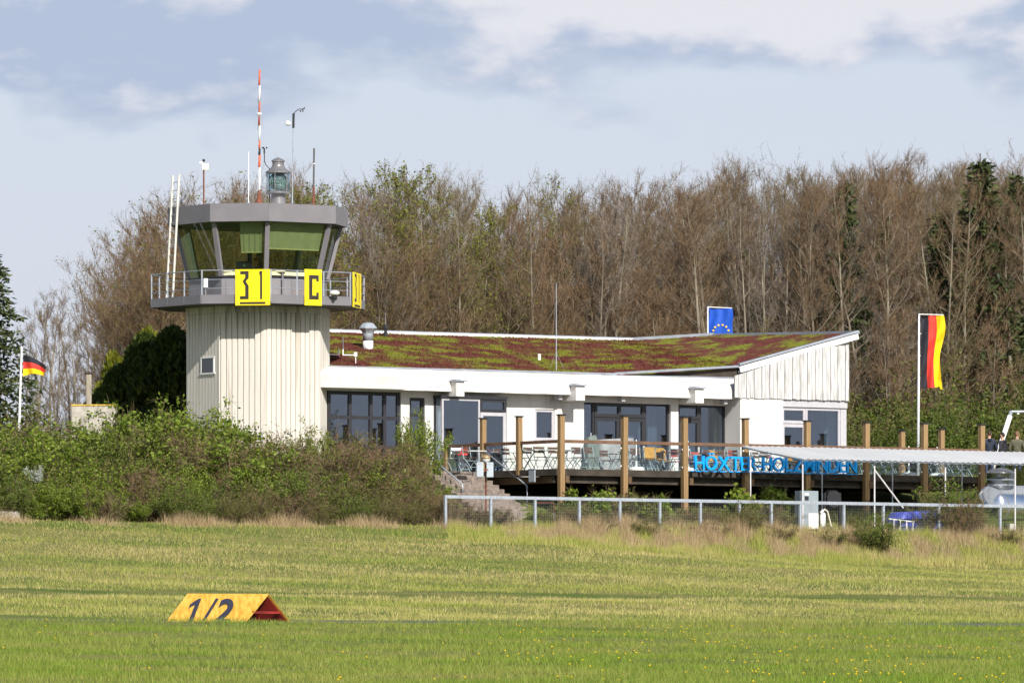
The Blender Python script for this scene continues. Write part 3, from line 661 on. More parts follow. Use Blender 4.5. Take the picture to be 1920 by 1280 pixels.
# gable of upright white boards
gA, gB = upx(1378, .25), upx(1592, .25); nb = 30; zb0 = 10.47
for k in range(nb):
    ua = gA + (gB - gA) * k / nb; uz = gA + (gB - gA) * (k + 1) / nb
    zt = lambda u: pFC[2] + (pFR[2] - pFC[2]) * (u - pFC[0]) / (pFR[0] - pFC[0]) - .16
    za, zb_ = max(zt(ua), zb0 + .1), max(zt(uz), zb0 + .1); dz = random.uniform(-.03, .0); oo = .25 + (.014 if k % 2 else 0)
    y0, y1 = -oo, -oo + .05; g = .011
    cpart('board', MB().add([(ua + g, y0, zb0 + dz), (uz - g, y0, zb0 + dz), (uz - g, y1, zb0 + dz), (ua + g, y1, zb0 + dz), (ua + g, y0, za), (uz - g, y0, zb_), (uz - g, y1, zb_), (ua + g, y1, za)],
          [(0, 3, 2, 1), (4, 5, 6, 7), (0, 1, 5, 4), (1, 2, 6, 5), (2, 3, 7, 6), (3, 0, 4, 7)]), boardw)
cpart('gable_backing', MB().add([(gA, -.18, zb0), (gB, -.18, zb0), (gB, -.18, zt(gB)), (gA, -.18, max(zt(gA), zb0 + .1))], [(0, 1, 2, 3)]), darkwood)
cpart('gable_end', MB().add([(gB, -.2, zb0), (gB, 8.9, zb0), (gB, 8.9, pBR[2] - .2), (gB, -.2, zt(gB))], [(0, 1, 2, 3)]), boardw)
# sedum tufts
ntf = 26000; uu = rng.uniform(.6, pFC[0] + 3, ntf); ov = rng.uniform(-9, -1.3, ntf)
s_ = (ov - pFL[1]) / (pBL[1] - pFL[1]); umax = pFC[0] + (pBV[0] - pFC[0]) * s_; keep = uu < umax; uu, ov = uu[keep], ov[keep]
zz_ = np.array([roofz(a_, b_) for a_, b_ in zip(uu, ov)])
# ================================================================== things on the clubhouse roof
def onroof(px, o): u = upx(px, o); return W(u, o, roofz(u, o))
t_ = thing('roof_vent', 'round silver roof vent with conical cowl on the mossy roof', 'vent', onroof(690, -5.4) - Vector((0, 0, .05))); k = 1 / 49.
obj('white_pipe', MB().lathe([(.20, -.1), (.20, .36)], 16), whitep, t_, smooth=True); obj('metal_neck', MB().lathe([(.205, .36), (.2, .62), (.2, .7)], 16), galv, t_, smooth=True)
obj('cowl', MB().lathe([(.2, .62), (.24, .7), (.35, .83), (.345, .87), (.2, 1.03), (.05, 1.06)], 10), galv, t_)
t_ = thing('vent_pipe', 'black vent pipe near the rear edge of the mossy roof', 'pipe', onroof(723, -8.4) - Vector((0, 0, .05))); obj('pipe', MB().lathe([(.09, -.05), (.09, .2), (.06, .22), (.06, .34), (.09, .36), (.09, .46), (.05, .52), (.02, .55)], 12), blackp, t_); obj('wire', MB().tube([(0, 0, .5), (0, 0, .95)], .008, 5), galv, t_)
t_ = thing('small_vent', 'short white vent pipe in the middle of the mossy roof', 'pipe', onroof(1011, -3.8) - Vector((0, 0, .05))); obj('pipe', MB().lathe([(.06, 0), (.06, .26)], 12), whitep, t_); obj('cap', MB().lathe([(.07, .26), (.07, .3), (.03, .31)], 12), whitep, t_)
t_ = thing('whip_antenna', 'tall thin guyed whip antenna at the front edge of the mossy roof', 'antenna', onroof(1043, -1.7)); ht = ZY(525, 264.9) - t_.location.z
obj('rod', MB().tube([(0, 0, -.05), (0, 0, ht)], [.022, .012], 6), galv, t_)
for ax in (.35, -.3): obj('guy_wire', MB().tube([(ax, .3, -.02), (0, 0, .68)], .006, 4), galv, t_)
t_ = thing('pipe_fitting', 'white bent lightning pipe beside the tower on the mossy roof', 'pipe', onroof(643, -2.2)); obj('upright', MB().tube([(0, 0, .25), (0, 0, .95)], [.028, .018], 8), whitep, t_); obj('arm', MB().tube([(0, 0, .25), (.46, .0, .25)], .024, 8), whitep, t_); obj('joint', MB().box(.42, .54, -.04, .04, .2, .36), whitep, t_); obj('foot', MB().tube([(.48, 0, .2), (.48, 0, -.12)], .018, 6), whitep, t_)
t_ = thing('elbow_pipe', 'short white elbow pipe running from the tower wall over the roof', 'pipe', onroof(635, -2.0) + Vector((0, 0, .3))); obj('run', MB().tube([(-.42, 0, 0), (.0, 0, 0)], .028, 8), whitep, t_); obj('riser', MB().tube([(0, 0, -.01), (0, 0, .2)], .03, 8), whitep, t_)
t_ = thing('gutter_box', 'grey metal box between tower and fascia', 'box', W(.25, -1.25, 11.3)); obj('case', MB().box(-.2, .25, -.1, .25, 0, .3), zinc, t_)
# ================================================================== terrace
ZD = 7.32
OD = 7.5; UD0 = upx(1048, OD); UD1 = upx(1837, OD)
deck = thing('terrace', 'raised timber terrace with tall posts in front of the clubhouse', 'terrace', (F0[0], F0[1], 0), A)
def dpart(name, m, material, parent=None, **k): return obj(name, m, material, parent or deck, **k)
nbd = 46
pm = cbx(MB(), 0, UD1 - UD0 + .1, 0, .165, ZD - .045, ZD).mesh('plank'); pm.materials.append(mat('deck_plank', (.17, .14, .11), .8, .3, 3, bump=.2))
for k in range(nbd):
    o = obj('plank', pm, None, deck); o.location = (UD0 - .05, -(-.62 + k * (OD + .62 - .05) / nbd), 0)
dpart('edge_board', cbx(MB(), UD0 - .1, UD1 + .1, OD, OD + .05, ZD - .25, ZD - .01), darkwood); dpart('edge_board', cbx(MB(), UD0 - .15, UD0 - .1, .5, OD + .05, ZD - .25, ZD - .01), darkwood)
dpart('front_beam', cbx(MB(), UD0 - .1, UD1 + .1, OD - .35, OD - .2, ZD - .52, ZD - .05), darkwood)
posts_u = [UD0 + (UD1 - UD0) * k / 7 for k in range(8)]
def post(u, o, z0, z1, w=.2):
    p = dpart('post', cbx(MB(), -w / 2, w / 2, -w / 2, w / 2, z0, z1), postwood, bevel=.008); p.location = (u, -o, 0); p.rotation_euler = (random.uniform(-.004, .004), random.uniform(-.006, .006), 0)
    obj('cap', cbx(MB(), -w / 2 - .03, w / 2 + .03, -w / 2 - .03, w / 2 + .03, z1 + .002, z1 + .05), blackp, p)
    return p
for k, u in enumerate(posts_u):
    post(u, OD + .16, float(H(u, OD + .16)) - .4, 9.28 + random.uniform(-.02, .02), .205)
    dpart('cross_beam', cbx(MB(), u + .11, u + .27, -.4, OD + .3, ZD - .52, ZD - .27), beamwood)
for o in (2.62, 5.05): post(UD0 - .05, o, ZD - .2, 9.28, .19); post(UD1 + .05, o, ZD - .3, 9.2, .19)
post(UD0 - .02, .12, ZD - .1, 8.28, .16)
ZR = 8.33
for k in range(7): dpart('handrail', cbx(MB(), posts_u[k] + .105, posts_u[k + 1] - .105, OD + .1, OD + .22, ZR - .07, ZR + .05), railwood, bevel=.006)
lo_ = [.12, 2.62, 5.05, OD + .16]
for k in range(3):
    dpart('handrail', cbx(MB(), UD0 - .11, UD0 + .01, lo_[k] + (.1 if k else -.1), lo_[k + 1] - .1, ZR - .07, ZR + .05), railwood, bevel=.006)
    dpart('handrail', cbx(MB(), UD1 - .01, UD1 + .11, lo_[k] + .1, lo_[k + 1] - .1, ZR - .07, ZR + .05), railwood, bevel=.006)
    dpart('glass_panel', cbx(MB(), UD0 - .056, UD0 - .044, lo_[k] + .13, lo_[k + 1] - .13, ZD + .05, ZR - .1), glass_rail)
for k in range(7):
    g = dpart('glass_panel', cbx(MB(), posts_u[k] + .13, posts_u[k + 1] - .13, OD + .155, OD + .167, ZD + .05, ZR - .1), glass_rail)
    for uc in (posts_u[k] + .14, posts_u[k + 1] - .14):
        for zc in (ZD + .13, ZR - .22): obj('glass_clamp', cbx(MB(), uc - .025, uc + .025, OD + .14, OD + .19, zc - .025, zc + .025), whitep, g)
fb = thing('meter_box', 'small grey meter box fixed under the left edge of the terrace', 'box', W(upx(1015, OD + .1), OD + .1, 0), A)
fb.location = W(UD0 - .17, 5.9, ZD - .48); obj('case', MB().box(-.06, 0.0, -.35, .05, 0, .46), galv, fb, bevel=.02); obj('lid', MB().box(-.07, .0, -.37, .07, .461, .5), zinc, fb)
# ------------------------------------------------------------------ stairs
st = thing('stone_stairs', 'worn reddish stone stairs leading up to the terrace', 'stairs', (F0[0], F0[1], 0), A)
US0, US1 = 3.05, 5.42
for k in range(11):
    z1 = ZD - .02 - k * .17; o0 = 2.4 + k * .36; j = random.uniform(-.03, .03)
    obj('step', cbx(MB(), US0, US1 + j + (.15 if k > 8 else 0), o0, o0 + .38, z1 - .9, z1), stone, st, bevel=.02)
obj('landing', cbx(MB(), 2.2, UD0 - .16, -.45, 2.4, ZD - 1.0, ZD - .021), paving, st)
def hrail(name, label, u, pts):
    t_ = thing(name, label, 'handrail', W(u, pts[0][0], 0), A); q = [(0, -(o - pts[0][0]), z) for o, z in pts]
    obj('tube', MB().tube(q, .032, 8), galv, t_, smooth=True); z0 = float(H(u, pts[-1][0])); obj('foot', MB().lathe([(.07, pts[-1][1] - .02), (.07, pts[-1][1])], 10, c=(0, q[-1][1])), galv, t_)
    if len(pts) < 4: obj('upper_support', MB().tube([(0, -.1, ZD - .3), (0, -.1, pts[0][1] - .04)], .026, 8), galv, t_)
hrail('stair_handrail', 'galvanised stair handrail by the timber terrace post', US1 + .08, [(2.75, 8.10), (5.5, 6.78), (5.6, 6.70), (5.62, 5.7)])
hrail('stair_handrail', 'galvanised stair handrail on the bushy side of the stairs', 3.45, [(2.3, 7.78), (4.35, 6.78), (4.4, 6.45)])
# lamp with two boxes
o_ = 8.6; u_ = upx(911, o_); zg = float(H(u_, o_)); zl = lambda y: zpx(911, y, o_)
t_ = thing('globe_lamp', 'globe path lamp on a thin rusty post by the stairs', 'lamp', W(u_, o_, zg), A)
obj('post', MB().tube([(0, 0, -.1), (0, 0, zl(868) - zg)], .035, 8), rust, t_)
zc = zl(860) - zg; rr = .17
obj('globe', MB().lathe([(.04, zc - rr * .98), (rr * .7, zc - rr * .7), (rr * .98, zc - .03), (rr, zc)], 16), mat('opal', (.62, .6, .58), .3, .05, 3), t_, smooth=True); obj('shade', MB().lathe([(rr + .01, zc), (rr * .95, zc + .08), (rr * .6, zc + rr * .8), (.02, zc + rr)], 16), mat('copper_shade', (.36, .25, .13), .4, .2, 5, metal=.3), t_, smooth=True)
t_ = thing('utility_box', 'pale grey cabinet just left of the globe lamp post', 'box', W(upx(900, 8.9), 8.9, zl(895)), 0.0); obj('case', MB().box(-.13, .13, 0, .16, 0, .55), mat('pale_cabinet', (.42, .47, .52), .5, .05, 3), t_, bevel=.03); obj('bracket', MB().box(.12, .3, .1, .14, .25, .3), rust, t_); obj('latch', MB().box(-.06, .06, -.01, 0, .5, .52), zinc, t_)
t_ = thing('utility_box', 'pale grey cabinet just right of the globe lamp post', 'box', W(upx(918.5, 8.9), 8.9, zl(895)), 0.0); obj('case', MB().box(-.13, .13, 0, .16, 0, .55), MATS['pale_cabinet'], t_, bevel=.03); obj('bracket', MB().box(-.25, -.12, .1, .14, .25, .3), rust, t_); obj('latch', MB().box(-.06, .06, -.01, 0, .5, .52), zinc, t_)
t_ = thing('bent_pipe', 'low rusty bent pipe railing at the foot of the stairs', 'railing', W(upx(1005, 9.5), 9.5, float(H(upx(1005, 9.5), 9.5)) - .05), 0.0); obj('frame', MB().tube([(-.02, 0, 0), (-.02, 0, .84), (.02, 0, .88), (.62, 0, .88), (.66, 0, .84), (.66, 0, 0)], .022, 6), rust, t_); obj('stub', MB().tube([(.66, 0, 0), (.66, 0, .5)], .03, 6), galv, t_)

# ------------------------------------------------------------------ garden furniture
tealm = mat('pale_teal_metal', (.30, .37, .39), .45, .1, 6); slat_br = mat('slat_brown', (.10, .05, .035), .6, .2, 6); slat_red = mat('slat_red', (.30, .05, .035), .6, .2, 6); slat_och = mat('slat_ochre', (.42, .22, .03), .6, .2, 6); slat_wh = mat('slat_white', (.72, .74, .74), .5, .05, 6)
def make_chair(slat, solid=False):
    t_ = thing('folding_chair', 'x', 'chair'); w = .21
    for s in (-1, 1):
        obj('leg', MB().tube([(s * w, -.24, 0), (s * w, -.08, .22), (s * w, .16, .46), (s * w, .24, .88)], .014, 6), tealm, t_)
        obj('leg', MB().tube([(s * w * .9, .26, 0), (s * w * .9, .06, .24), (s * w * .9, -.2, .45)], .014, 6), tealm, t_)
    for k in range(5): obj('seat_slat', MB().box(-w, w, -.2 + k * .085, -.2 + k * .085 + .06, .452, .47), slat, t_)
    if solid: obj('backrest', MB().box(-w, w, .19, .215, .50, .90), slat, t_)
    else:
        for z in (.62, .76): obj('back_slat', MB().box(-w, w, .2 + (z - .62) * .17, .222 + (z - .62) * .17, z, z + .085), slat, t_)
    obj('cross_bar', MB().tube([(-w, -.18, .1), (w, -.18, .1)], .01, 5), tealm, t_)
    return t_
def make_table(topm, w=1.1):
    t_ = thing('folding_table', 'x', 'table')
    for k in range(7): obj('top_slat', MB().box(-w / 2, w / 2, -.34 + k * .1, -.34 + k * .1 + .08, .715, .74), topm, t_)
    for s in (-1, 1):
        x = s * w * .4
        obj('leg', MB().tube([(x, -.3, 0), (x, .28, .71)], .016, 6), tealm, t_); obj('leg', MB().tube([(x, .3, 0), (x, -.28, .71)], .016, 6), tealm, t_)
    obj('stretcher', MB().tube([(-w * .4, 0, .36), (w * .4, 0, .36)], .012, 5), tealm, t_)
    return t_
kinds = {'b': (make_chair(slat_br), 'brown slatted folding chair on the terrace', 'brown slatted terrace chairs'),
         'r': (make_chair(slat_red), 'red slatted folding chair on the terrace', 'red slatted terrace chairs'),
         'y': (make_chair(slat_och, True), 'folding chair with an ochre backrest on the terrace', 'ochre terrace chairs'),
         'w': (make_chair(slat_wh), 'white slatted folding chair on the terrace', 'white slatted terrace chairs')}
tkinds = {'b': (make_table(slat_br), 'long slatted brown folding table on the terrace', 'brown terrace tables'), 'w': (make_table(slat_wh), 'white slatted folding table on the terrace', 'white terrace tables')}
used = set()
def put(table, key, u, o, rz, where=None):
    src, lab, grp = table[key]; first = (id(table), key) not in used; used.add((id(table), key))
    c = src if first else copy_tree(src)
    c.location = W(u, o, ZD); c.rotation_euler = (0, 0, A + rz); c['label'] = lab.replace('on the terrace', where or 'on the terrace behind the red cushion'); c['group'] = grp
tset = [(880, 3.4, 'w', 'bw'), (952, 3.0, 'w', 'bb'), (1010, 5.4, 'w', 'bbb'), (1078, 5.9, 'b', 'bwbb'), (1130, 3.4, 'b', 'bb'), (1190, 6.0, 'b', 'bbyb'), (1238, 4.0, 'b', 'yyr'), (1262, 6.3, 'b', 'byb'), (1330, 4.4, 'w', 'yrb'), (1345, 6.3, 'b', 'bbr'),
        (1420, 4.8, 'w', 'bwr'), (1452, 6.3, 'w', 'wby'), (1535, 5.6, 'b', 'brw'), (1580, 6.3, 'w', 'wb'), (1655, 6.1, 'w', 'bwbb'), (1760, 6.2, 'w', 'wbb'), (1800, 4.6, 'w', 'bw')]
places = ['at the stair end of the terrace', 'before the glass bay door', 'just left of the terrace corner post', 'just right of the terrace corner post', 'beside the tarpaulin', 'right of the second front post', 'by the white column', 'left of the third front post', 'deep behind the letters HÖX', 'close behind the letters HÖX', 'deep behind the hyphen', 'close behind the letters HOL', 'deep behind the letters MIN', 'close behind the letters DEN', 'under the canopy left of the flagpole', 'under the canopy right of the flagpole', 'at the far right end of the terrace']
for (px, o, tk, chs), wh in zip(tset, places):
    u = upx(px, o); put(tkinds, tk, u, o, random.uniform(-.15, .15), wh)
    for k, c in enumerate(chs):
        side = 1 if k % 2 else -1; put(kinds, c, u + (-.3, -.3, .35, .35)[k] + random.uniform(-.08, .08), o - side * .62, (math.pi if side > 0 else 0) * -1 + random.uniform(-.35, .35), wh)
def parasol_pole(px, o, lab):
    t_ = thing('parasol_stand', lab, 'parasol stand', W(upx(px, o), o, ZD), A)
    obj('base', MB().lathe([(.30, 0), (.30, .06), (.26, .13), (.05, .15)], 16), whitep, t_); obj('pole', MB().tube([(0, 0, .14), (0, 0, 1.15)], [.03, .022], 8), whitep, t_); obj('sleeve', MB().tube([(0, 0, .14), (0, 0, .38)], .04, 8), whitep, t_)
parasol_pole(1193, 6.9, 'white parasol stand between the two posts before the double doors'); parasol_pole(1290, 6.9, 'white parasol stand just left of the blue letters'); parasol_pole(1704, 6.7, 'white parasol stand left of the flagpole under the canopy'); parasol_pole(1757, 6.6, 'white parasol stand at the right end of the terrace')
# covered barbecue / beach chair under a tarpaulin
tarp = mat('grey_tarpaulin', (.27, .275, .27), .75, .2, 2.5, bump=.4); 
t_ = thing('covered_furniture', 'bulky furniture under a grey tarpaulin before the double doors', 'covered furniture', W(upx(1150, 2.0), 2.0, ZD), A + .1)
def drape(w, d, h, seed, top=.62):
    r_ = random.Random(seed); n = 36; vs = []; fs = []; lv = 9
    for j in range(lv):
        f = j / (lv - 1)
        for k in range(n):
            th = 2 * math.pi * k / n; c_, s_ = math.cos(th), math.sin(th); q = 1 / max(abs(c_), abs(s_)) ** .8
            sc = 1 - (1 - top) * f ** 2.5; wob = 1 + .05 * math.sin(k * 2.7 + seed) * (1 - f) + r_.uniform(-.012, .012)
            vs.append((w / 2 * c_ * q * sc * wob, d / 2 * s_ * q * sc * wob, h * (1 - (1 - f) ** 1.15) + (.05 * c_ if j > 5 else 0)))
    for j in range(lv - 1):
        for k in range(n): k2 = (k + 1) % n; fs.append((j * n + k, j * n + k2, (j + 1) * n + k2, (j + 1) * n + k))
    fs.append(tuple((lv - 1) * n + k for k in range(n))); return MB().add(vs, fs)
obj('tarpaulin', drape(1.9, .9, 1.36, 3, .82), tarp, t_, smooth=True); obj('frame', MB().box(-.7, .7, -.3, .3, .02, .9), darkwood, t_); obj('lashing', MB().tube([(-.93, -.43, .5), (.93, -.43, .48)], .012, 5), blackp, t_)
t_ = thing('folded_parasol', 'dark green folded parasol wrapped in a cover beside the tarpaulin', 'parasol', W(upx(1108, 3.6), 3.6, ZD), A); obj('cover', drape(.62, .5, 1.38, 8, .55), mat('green_tarpaulin', (.14, .17, .15), .75, .25, 3, bump=.4), t_, smooth=True); obj('pole', MB().tube([(0, 0, 0), (0, 0, 1.5)], .025, 8), galv, t_)
t_ = thing('red_cushion', 'red folded seat cushion hanging over a chair behind the glass rail', 'cushion', W(upx(866, 2.0), 2.0, ZD + .62), A); obj('pad', drape(.44, .2, .26, 5, .9), mat('red_fabric', (.62, .06, .045), .8, .1, 5), t_, smooth=True); put(kinds, 'b', upx(866, 1.8), 1.8, .1)
t_ = thing('wrapped_boards', 'stacked boards leaning behind the large pane of the glass bay', 'boards', W(upx(852, -1.2), -1.2, ZF + .03), A); obj('board', MB().obox((0, 0, 0), (-.1, .3, 1.4), .3, .04, up=(0, 1, 0)), mat('board_cream', (.55, .48, .25), .8, .1, 3), t_); obj('board', MB().obox((.35, 0, 0), (.25, .3, 1.5), .3, .05, up=(0, 1, 0)), blackp, t_)
# ------------------------------------------------------------------ blue letters
def glyph_mesh(ch, size, ext, off=0.0):
    cu = bpy.data.curves.new('glyph', 'FONT'); cu.body = ch; cu.size = size; cu.extrude = ext; cu.offset = off; cu.resolution_u = 4
    ob_ = bpy.data.objects.new('glyph', cu); COL.objects.link(ob_); dg = bpy.context.evaluated_depsgraph_get(); dg.update()
    me = bpy.data.meshes.new_from_object(ob_.evaluated_get(dg)); bpy.data.objects.remove(ob_); bpy.data.curves.remove(cu); return me
bluem = mat('blue_letters', (.0, .32, .85), .4, .05, 2)
OL = OD + .42; uL0, uL1 = upx(1302, OL), upx(1606, OL); zL0, zL1 = zpx(1302, 881, OL), zpx(1302, 852.5, OL)
ls = thing('name_letters', 'blue letters reading HÖXTER-HOLZMINDEN on the terrace front', 'lettering', W(uL0, OL, zL0), A)
txt = 'HÖXTER-HOLZMINDEN'; gls = []; capH = zL1 - zL0
adv = 0.0; gap = .16 * capH
for ch in txt:
    me = glyph_mesh(ch, 1.0, .05, .008); xs = np.array([v.co[:] for v in me.vertices]); x0, x1 = xs[:, 0].min(), xs[:, 0].max(); gls.append((ch, me, x0, x1)); 
hh = .729 + .03
sc = capH / hh; wtot = sum((x1 - x0) * sc for _, _, x0, x1 in gls) ; gap = ((uL1 - uL0) - wtot) / (len(txt) - 1)
cur = 0.0
for ch, me, x0, x1 in gls:
    o = obj('hyphen' if ch == '-' else 'letter', me, bluem, ls); me.materials.clear(); me.materials.append(bluem)
    o.rotation_euler = (R(90), 0, 0); o.scale = (sc, sc, 1); o.location = (cur - x0 * sc, 0, .03 * sc); cur += (x1 - x0) * sc + gap
obj('mounting_rail', MB().box(-.1, uL1 - uL0 + .1, .05, .08, -.05, -.015), bluem, ls); obj('mounting_rail', MB().box(-.1, uL1 - uL0 + .1, .05, .07, capH * .55, capH * .55 + .02), galv, ls)
for k in range(5): obj('bracket', MB().box((uL1 - uL0) * k / 4 - .015, (uL1 - uL0) * k / 4 + .015, .05, .40, -.045, -.02), galv, ls)

# ------------------------------------------------------------------ galvanised fence
OF = 13.0; fence = thing('wire_fence', 'galvanised post and rail fence with wire mesh at the edge of the field', 'fence', (F0[0], F0[1], 0), A)
fpx = [835, 920, 1003, 1086, 1162, 1237, 1313, 1386, 1446, 1500, 1582, 1656, 1760, 1875, 1990]
ful = [upx(p, OF) for p in fpx]; zfr = 6.02
for k, u in enumerate(ful):
    obj('fence_post', cbx(MB(), u - .045, u + .045, OF - .045, OF + .045, float(H(u, OF)) - .3, zfr - .03), galv, fence)
    if k: obj('top_rail', cbx(MB(), ful[k - 1] - (.045 if k == 1 else 0) + .001, u - .001, OF - .05, OF + .05, zfr - .028, zfr + .085), galv, fence)
wm = MB(); u = ful[0]
while u < ful[-1]:
    wm.add([(u, -OF, 4.9), (u + .0025, -OF, 4.9), (u + .0025, -OF, zfr), (u, -OF, zfr)], [(0, 1, 2, 3)]); u += .09
for k in range(11): z = 4.95 + k * .1; wm.add([(ful[0], -OF, z), (ful[-1], -OF, z), (ful[-1], -OF, z + .002), (ful[0], -OF, z + .002)], [(0, 1, 2, 3)])
obj('wire_mesh', wm, zinc, fence, kind='stuff')
# ------------------------------------------------------------------ canopy
canopym = mat('canopy_white', (.84, .84, .85), .55, .06, 1.2, stretch=(1, .2, 1))
_n, _l = canopym.node_tree.nodes, canopym.node_tree.links
_t = _n.new('ShaderNodeBsdfTranslucent'); _t.inputs[0].default_value = (.85, .87, .9, 1); _tp = _n.new('ShaderNodeBsdfTransparent'); _tp.inputs[0].default_value = (.9, .92, .95, 1)
_m1 = _n.new('ShaderNodeMixShader'); _m1.inputs[0].default_value = .42; _l.new(_n['Principled BSDF'].outputs[0], _m1.inputs[1]); _l.new(_t.outputs[0], _m1.inputs[2])
_m2 = _n.new('ShaderNodeMixShader'); _m2.inputs[0].default_value = .14; _l.new(_m1.outputs[0], _m2.inputs[1]); _l.new(_tp.outputs[0], _m2.inputs[2]); _l.new(_m2.outputs[0], _n['Material Output'].inputs[0])
cano = thing('fuel_canopy', 'white corrugated canopy on thin steel posts over the fuel point', 'canopy', (F0[0], F0[1], 0), A)
oB, oFr = OD + .5, 11.85; uC0 = upx(1389, oB); zB, zFr = zpx(1389, 836, oB), zpx(1512, 860, oFr); uC1 = uC0 + 17.5
nsh = 15
for k in range(nsh):
    a_ = uC0 + (uC1 - uC0) * k / nsh; b_ = uC0 + (uC1 - uC0) * (k + 1) / nsh; nn = 24; vs = []; fs = []
    for i in range(nn + 1):
        u = a_ + (b_ - a_) * i / nn + (.02 if i == nn else 0); cz = .028 * math.cos(2 * math.pi * (u - uC0) / .29) + (.004 if k % 2 else 0)
        vs += [(u, -oB, zB + cz), (u, -oFr, zFr + cz)]
    for i in range(nn): fs.append((2 * i, 2 * i + 1, 2 * i + 3, 2 * i + 2))
    s_ = obj('corrugated_sheet', MB().add(vs, fs), canopym, cano, smooth=True)
for o, z in ((oB + .05, zB), (oFr - .12, zFr + .02), ((oB + oFr) / 2, (zB + zFr) / 2)): obj('purlin', cbx(MB(), uC0 + .05, uC1, o - .03, o + .03, z - .085, z - .032), zinc, cano)
for k in range(6):
    u = uC0 + .12 + k * 3.35
    obj('rafter', MB().obox((u, -oB, zB - .06), (u, -oFr + .05, zFr - .06), .05, .05), zinc, cano)
    obj('post', MB().tube([(u, -(oB + .45), float(H(u, oB + .45)) - .1), (u, -(oB + .45), zB - .25)], .026, 8), mat('white_pole', (.62, .60, .60), .5, .1, 4) if k == 0 else zinc, cano)
    obj('post', MB().tube([(u, -(oFr - .15), float(H(u, oFr - .15)) - .1), (u, -(oFr - .15), zFr - .2)], .028, 8), MATS['white_pole'], cano)
obj('brace', MB().tube([(uC0 + .12 + 3.35, -(oFr - .15), zFr - .35), (uC0 + .12 + 3.35 + 1.35, -(oFr - .15), zFr - 1.75)], .03, 6), MATS['white_pole'], cano)
# ------------------------------------------------------------------ fuel point
o_ = 11.4; u_ = upx(1514, o_); zg = float(H(u_, o_)); t_ = thing('fuel_pump', 'grey fuel pump cabinet with a hose behind the fence', 'fuel pump', W(u_, o_, zg), A)
pg = mat('pump_grey', (.26, .30, .33), .5, .1, 3); zt = zpx(1514, 920, o_) - zg
obj('cabinet', MB().box(-.36, .36, -.2, .3, 0, zt), pg, t_, bevel=.015); obj('display', MB().box(-.28, -.1, -.21, -.2, zt - .35, zt - .2), blackp, t_); obj('display', MB().box(-.28, -.1, -.21, -.2, zt - .17, zt - .08), whitep, t_)
obj('lower_panel', MB().box(-.1, .35, -.215, -.2, .05, zt * .44), whitep, t_); obj('filter_can', MB().lathe([(.11, .0), (.11, .62), (.07, .68)], 14, c=(.52, -.25)), whitep, t_, smooth=True)
obj('hose', MB().tube([(.46, -.3, .72), (.56, -.32, .80), (.68, -.32, .74), (.76, -.32, .5), (.84, -.32, .22), (.94, -.34, .03)], .032, 8), mat('hose_cream', (.62, .57, .45), .6, .1, 4), t_, smooth=True); obj('nozzle', MB().obox((.40, -.3, .66), (.5, -.3, .78), .07, .07), whitep, t_)
o_ = 10.2; u_ = upx(1560, o_); zg = float(H(u_, o_)); t_ = thing('hose_reel', 'dark hose reel stand beside the fuel pump', 'hose reel', W(u_, o_, zg), A)
obj('drum', MB().lathe([(.33, -.14), (.33, -.11), (.2, -.11), (.2, .11), (.33, .11), (.33, .14)], 20), blackp, t_).matrix_local = Matrix.Translation((0, 0, 1.18)) @ Matrix.Rotation(R(90), 4, 'X')
for s in (-1, 1): obj('stand_leg', MB().box(s * .36 - .03, s * .36 + .03, -.05, .05, 0, 1.4), blackp, t_)
o_ = 10.6; u_ = upx(1852, o_); zg = float(H(u_, o_)); t_ = thing('fuel_tank', 'polished steel horizontal fuel tank with a dome hatch behind the fence', 'tank', W(u_, o_, zg - .05), A)
rT = .86; cz = 1.02; prof = [(.02, -.33), (.35, -.28), (.62, -.16), (.80, .0), (rT, .16), (rT, 5.0), (.5, 5.3)]
obj('shell', MB().lathe(prof, 40), chrome, t_, smooth=True).matrix_local = Matrix.Translation((0, 0, cz)) @ Matrix.Rotation(R(90), 4, 'Y')
obj('dome_hatch', MB().lathe([(.52, 1.6), (.52, 2.28), (.55, 2.29), (.55, 2.34), (.50, 2.40), (.25, 2.5), (.02, 2.53)], 28, c=(.62, 0)), mat('hatch_steel', (.30, .31, .32), .25, .2, 3, metal=.9), t_, smooth=True)
for z in (1.85, 2.05): obj('hatch_band', MB().lathe([(.53, z), (.54, z + .01), (.54, z + .04), (.53, z + .05)], 28, c=(.62, 0)), zinc, t_)
for x in (.6, 3.2): obj('saddle', MB().box(x, x + .2, -.6, .6, 0, .5), concrete, t_)
o_ = 11.7; u_ = upx(1716, o_); zg = float(H(u_, o_)); t_ = thing('covered_trailer', 'low trailer under a bright blue tarpaulin behind the fence', 'trailer', W(u_, o_, zg), A)
obj('tarpaulin', drape(2.35, 1.1, .80, 12, .8), mat('blue_tarpaulin', (.045, .065, .33), .5, .35, 2.5, bump=.4), t_, smooth=True); obj('bed', MB().box(-1.0, 1.0, -.4, .4, .2, .3), zinc, t_)
for s in (-1, 1): obj('wheel', MB().lathe([(.05, -.06), (.2, -.06), (.22, 0), (.2, .06), (.05, .06)], 16), blackp, t_).matrix_local = Matrix.Translation((.1, s * .45, .2)) @ Matrix.Rotation(R(90), 4, 'X')
o_ = 12.5; u_ = upx(1692, o_); zg = float(H(u_, o_)); t_ = thing('low_railing', 'low white railing in front of the blue tarpaulin', 'railing', W(u_, o_, zg), A)
obj('rail', MB().tube([(-.65, 0, .52), (.55, 0, .42)], .025, 6), whitep, t_)
for x in (-.4, -.1, .2, .5): obj('railing_post', MB().tube([(x, 0, -.05), (x, 0, .5 - .08 * (x + .65))], .025, 6), whitep, t_)

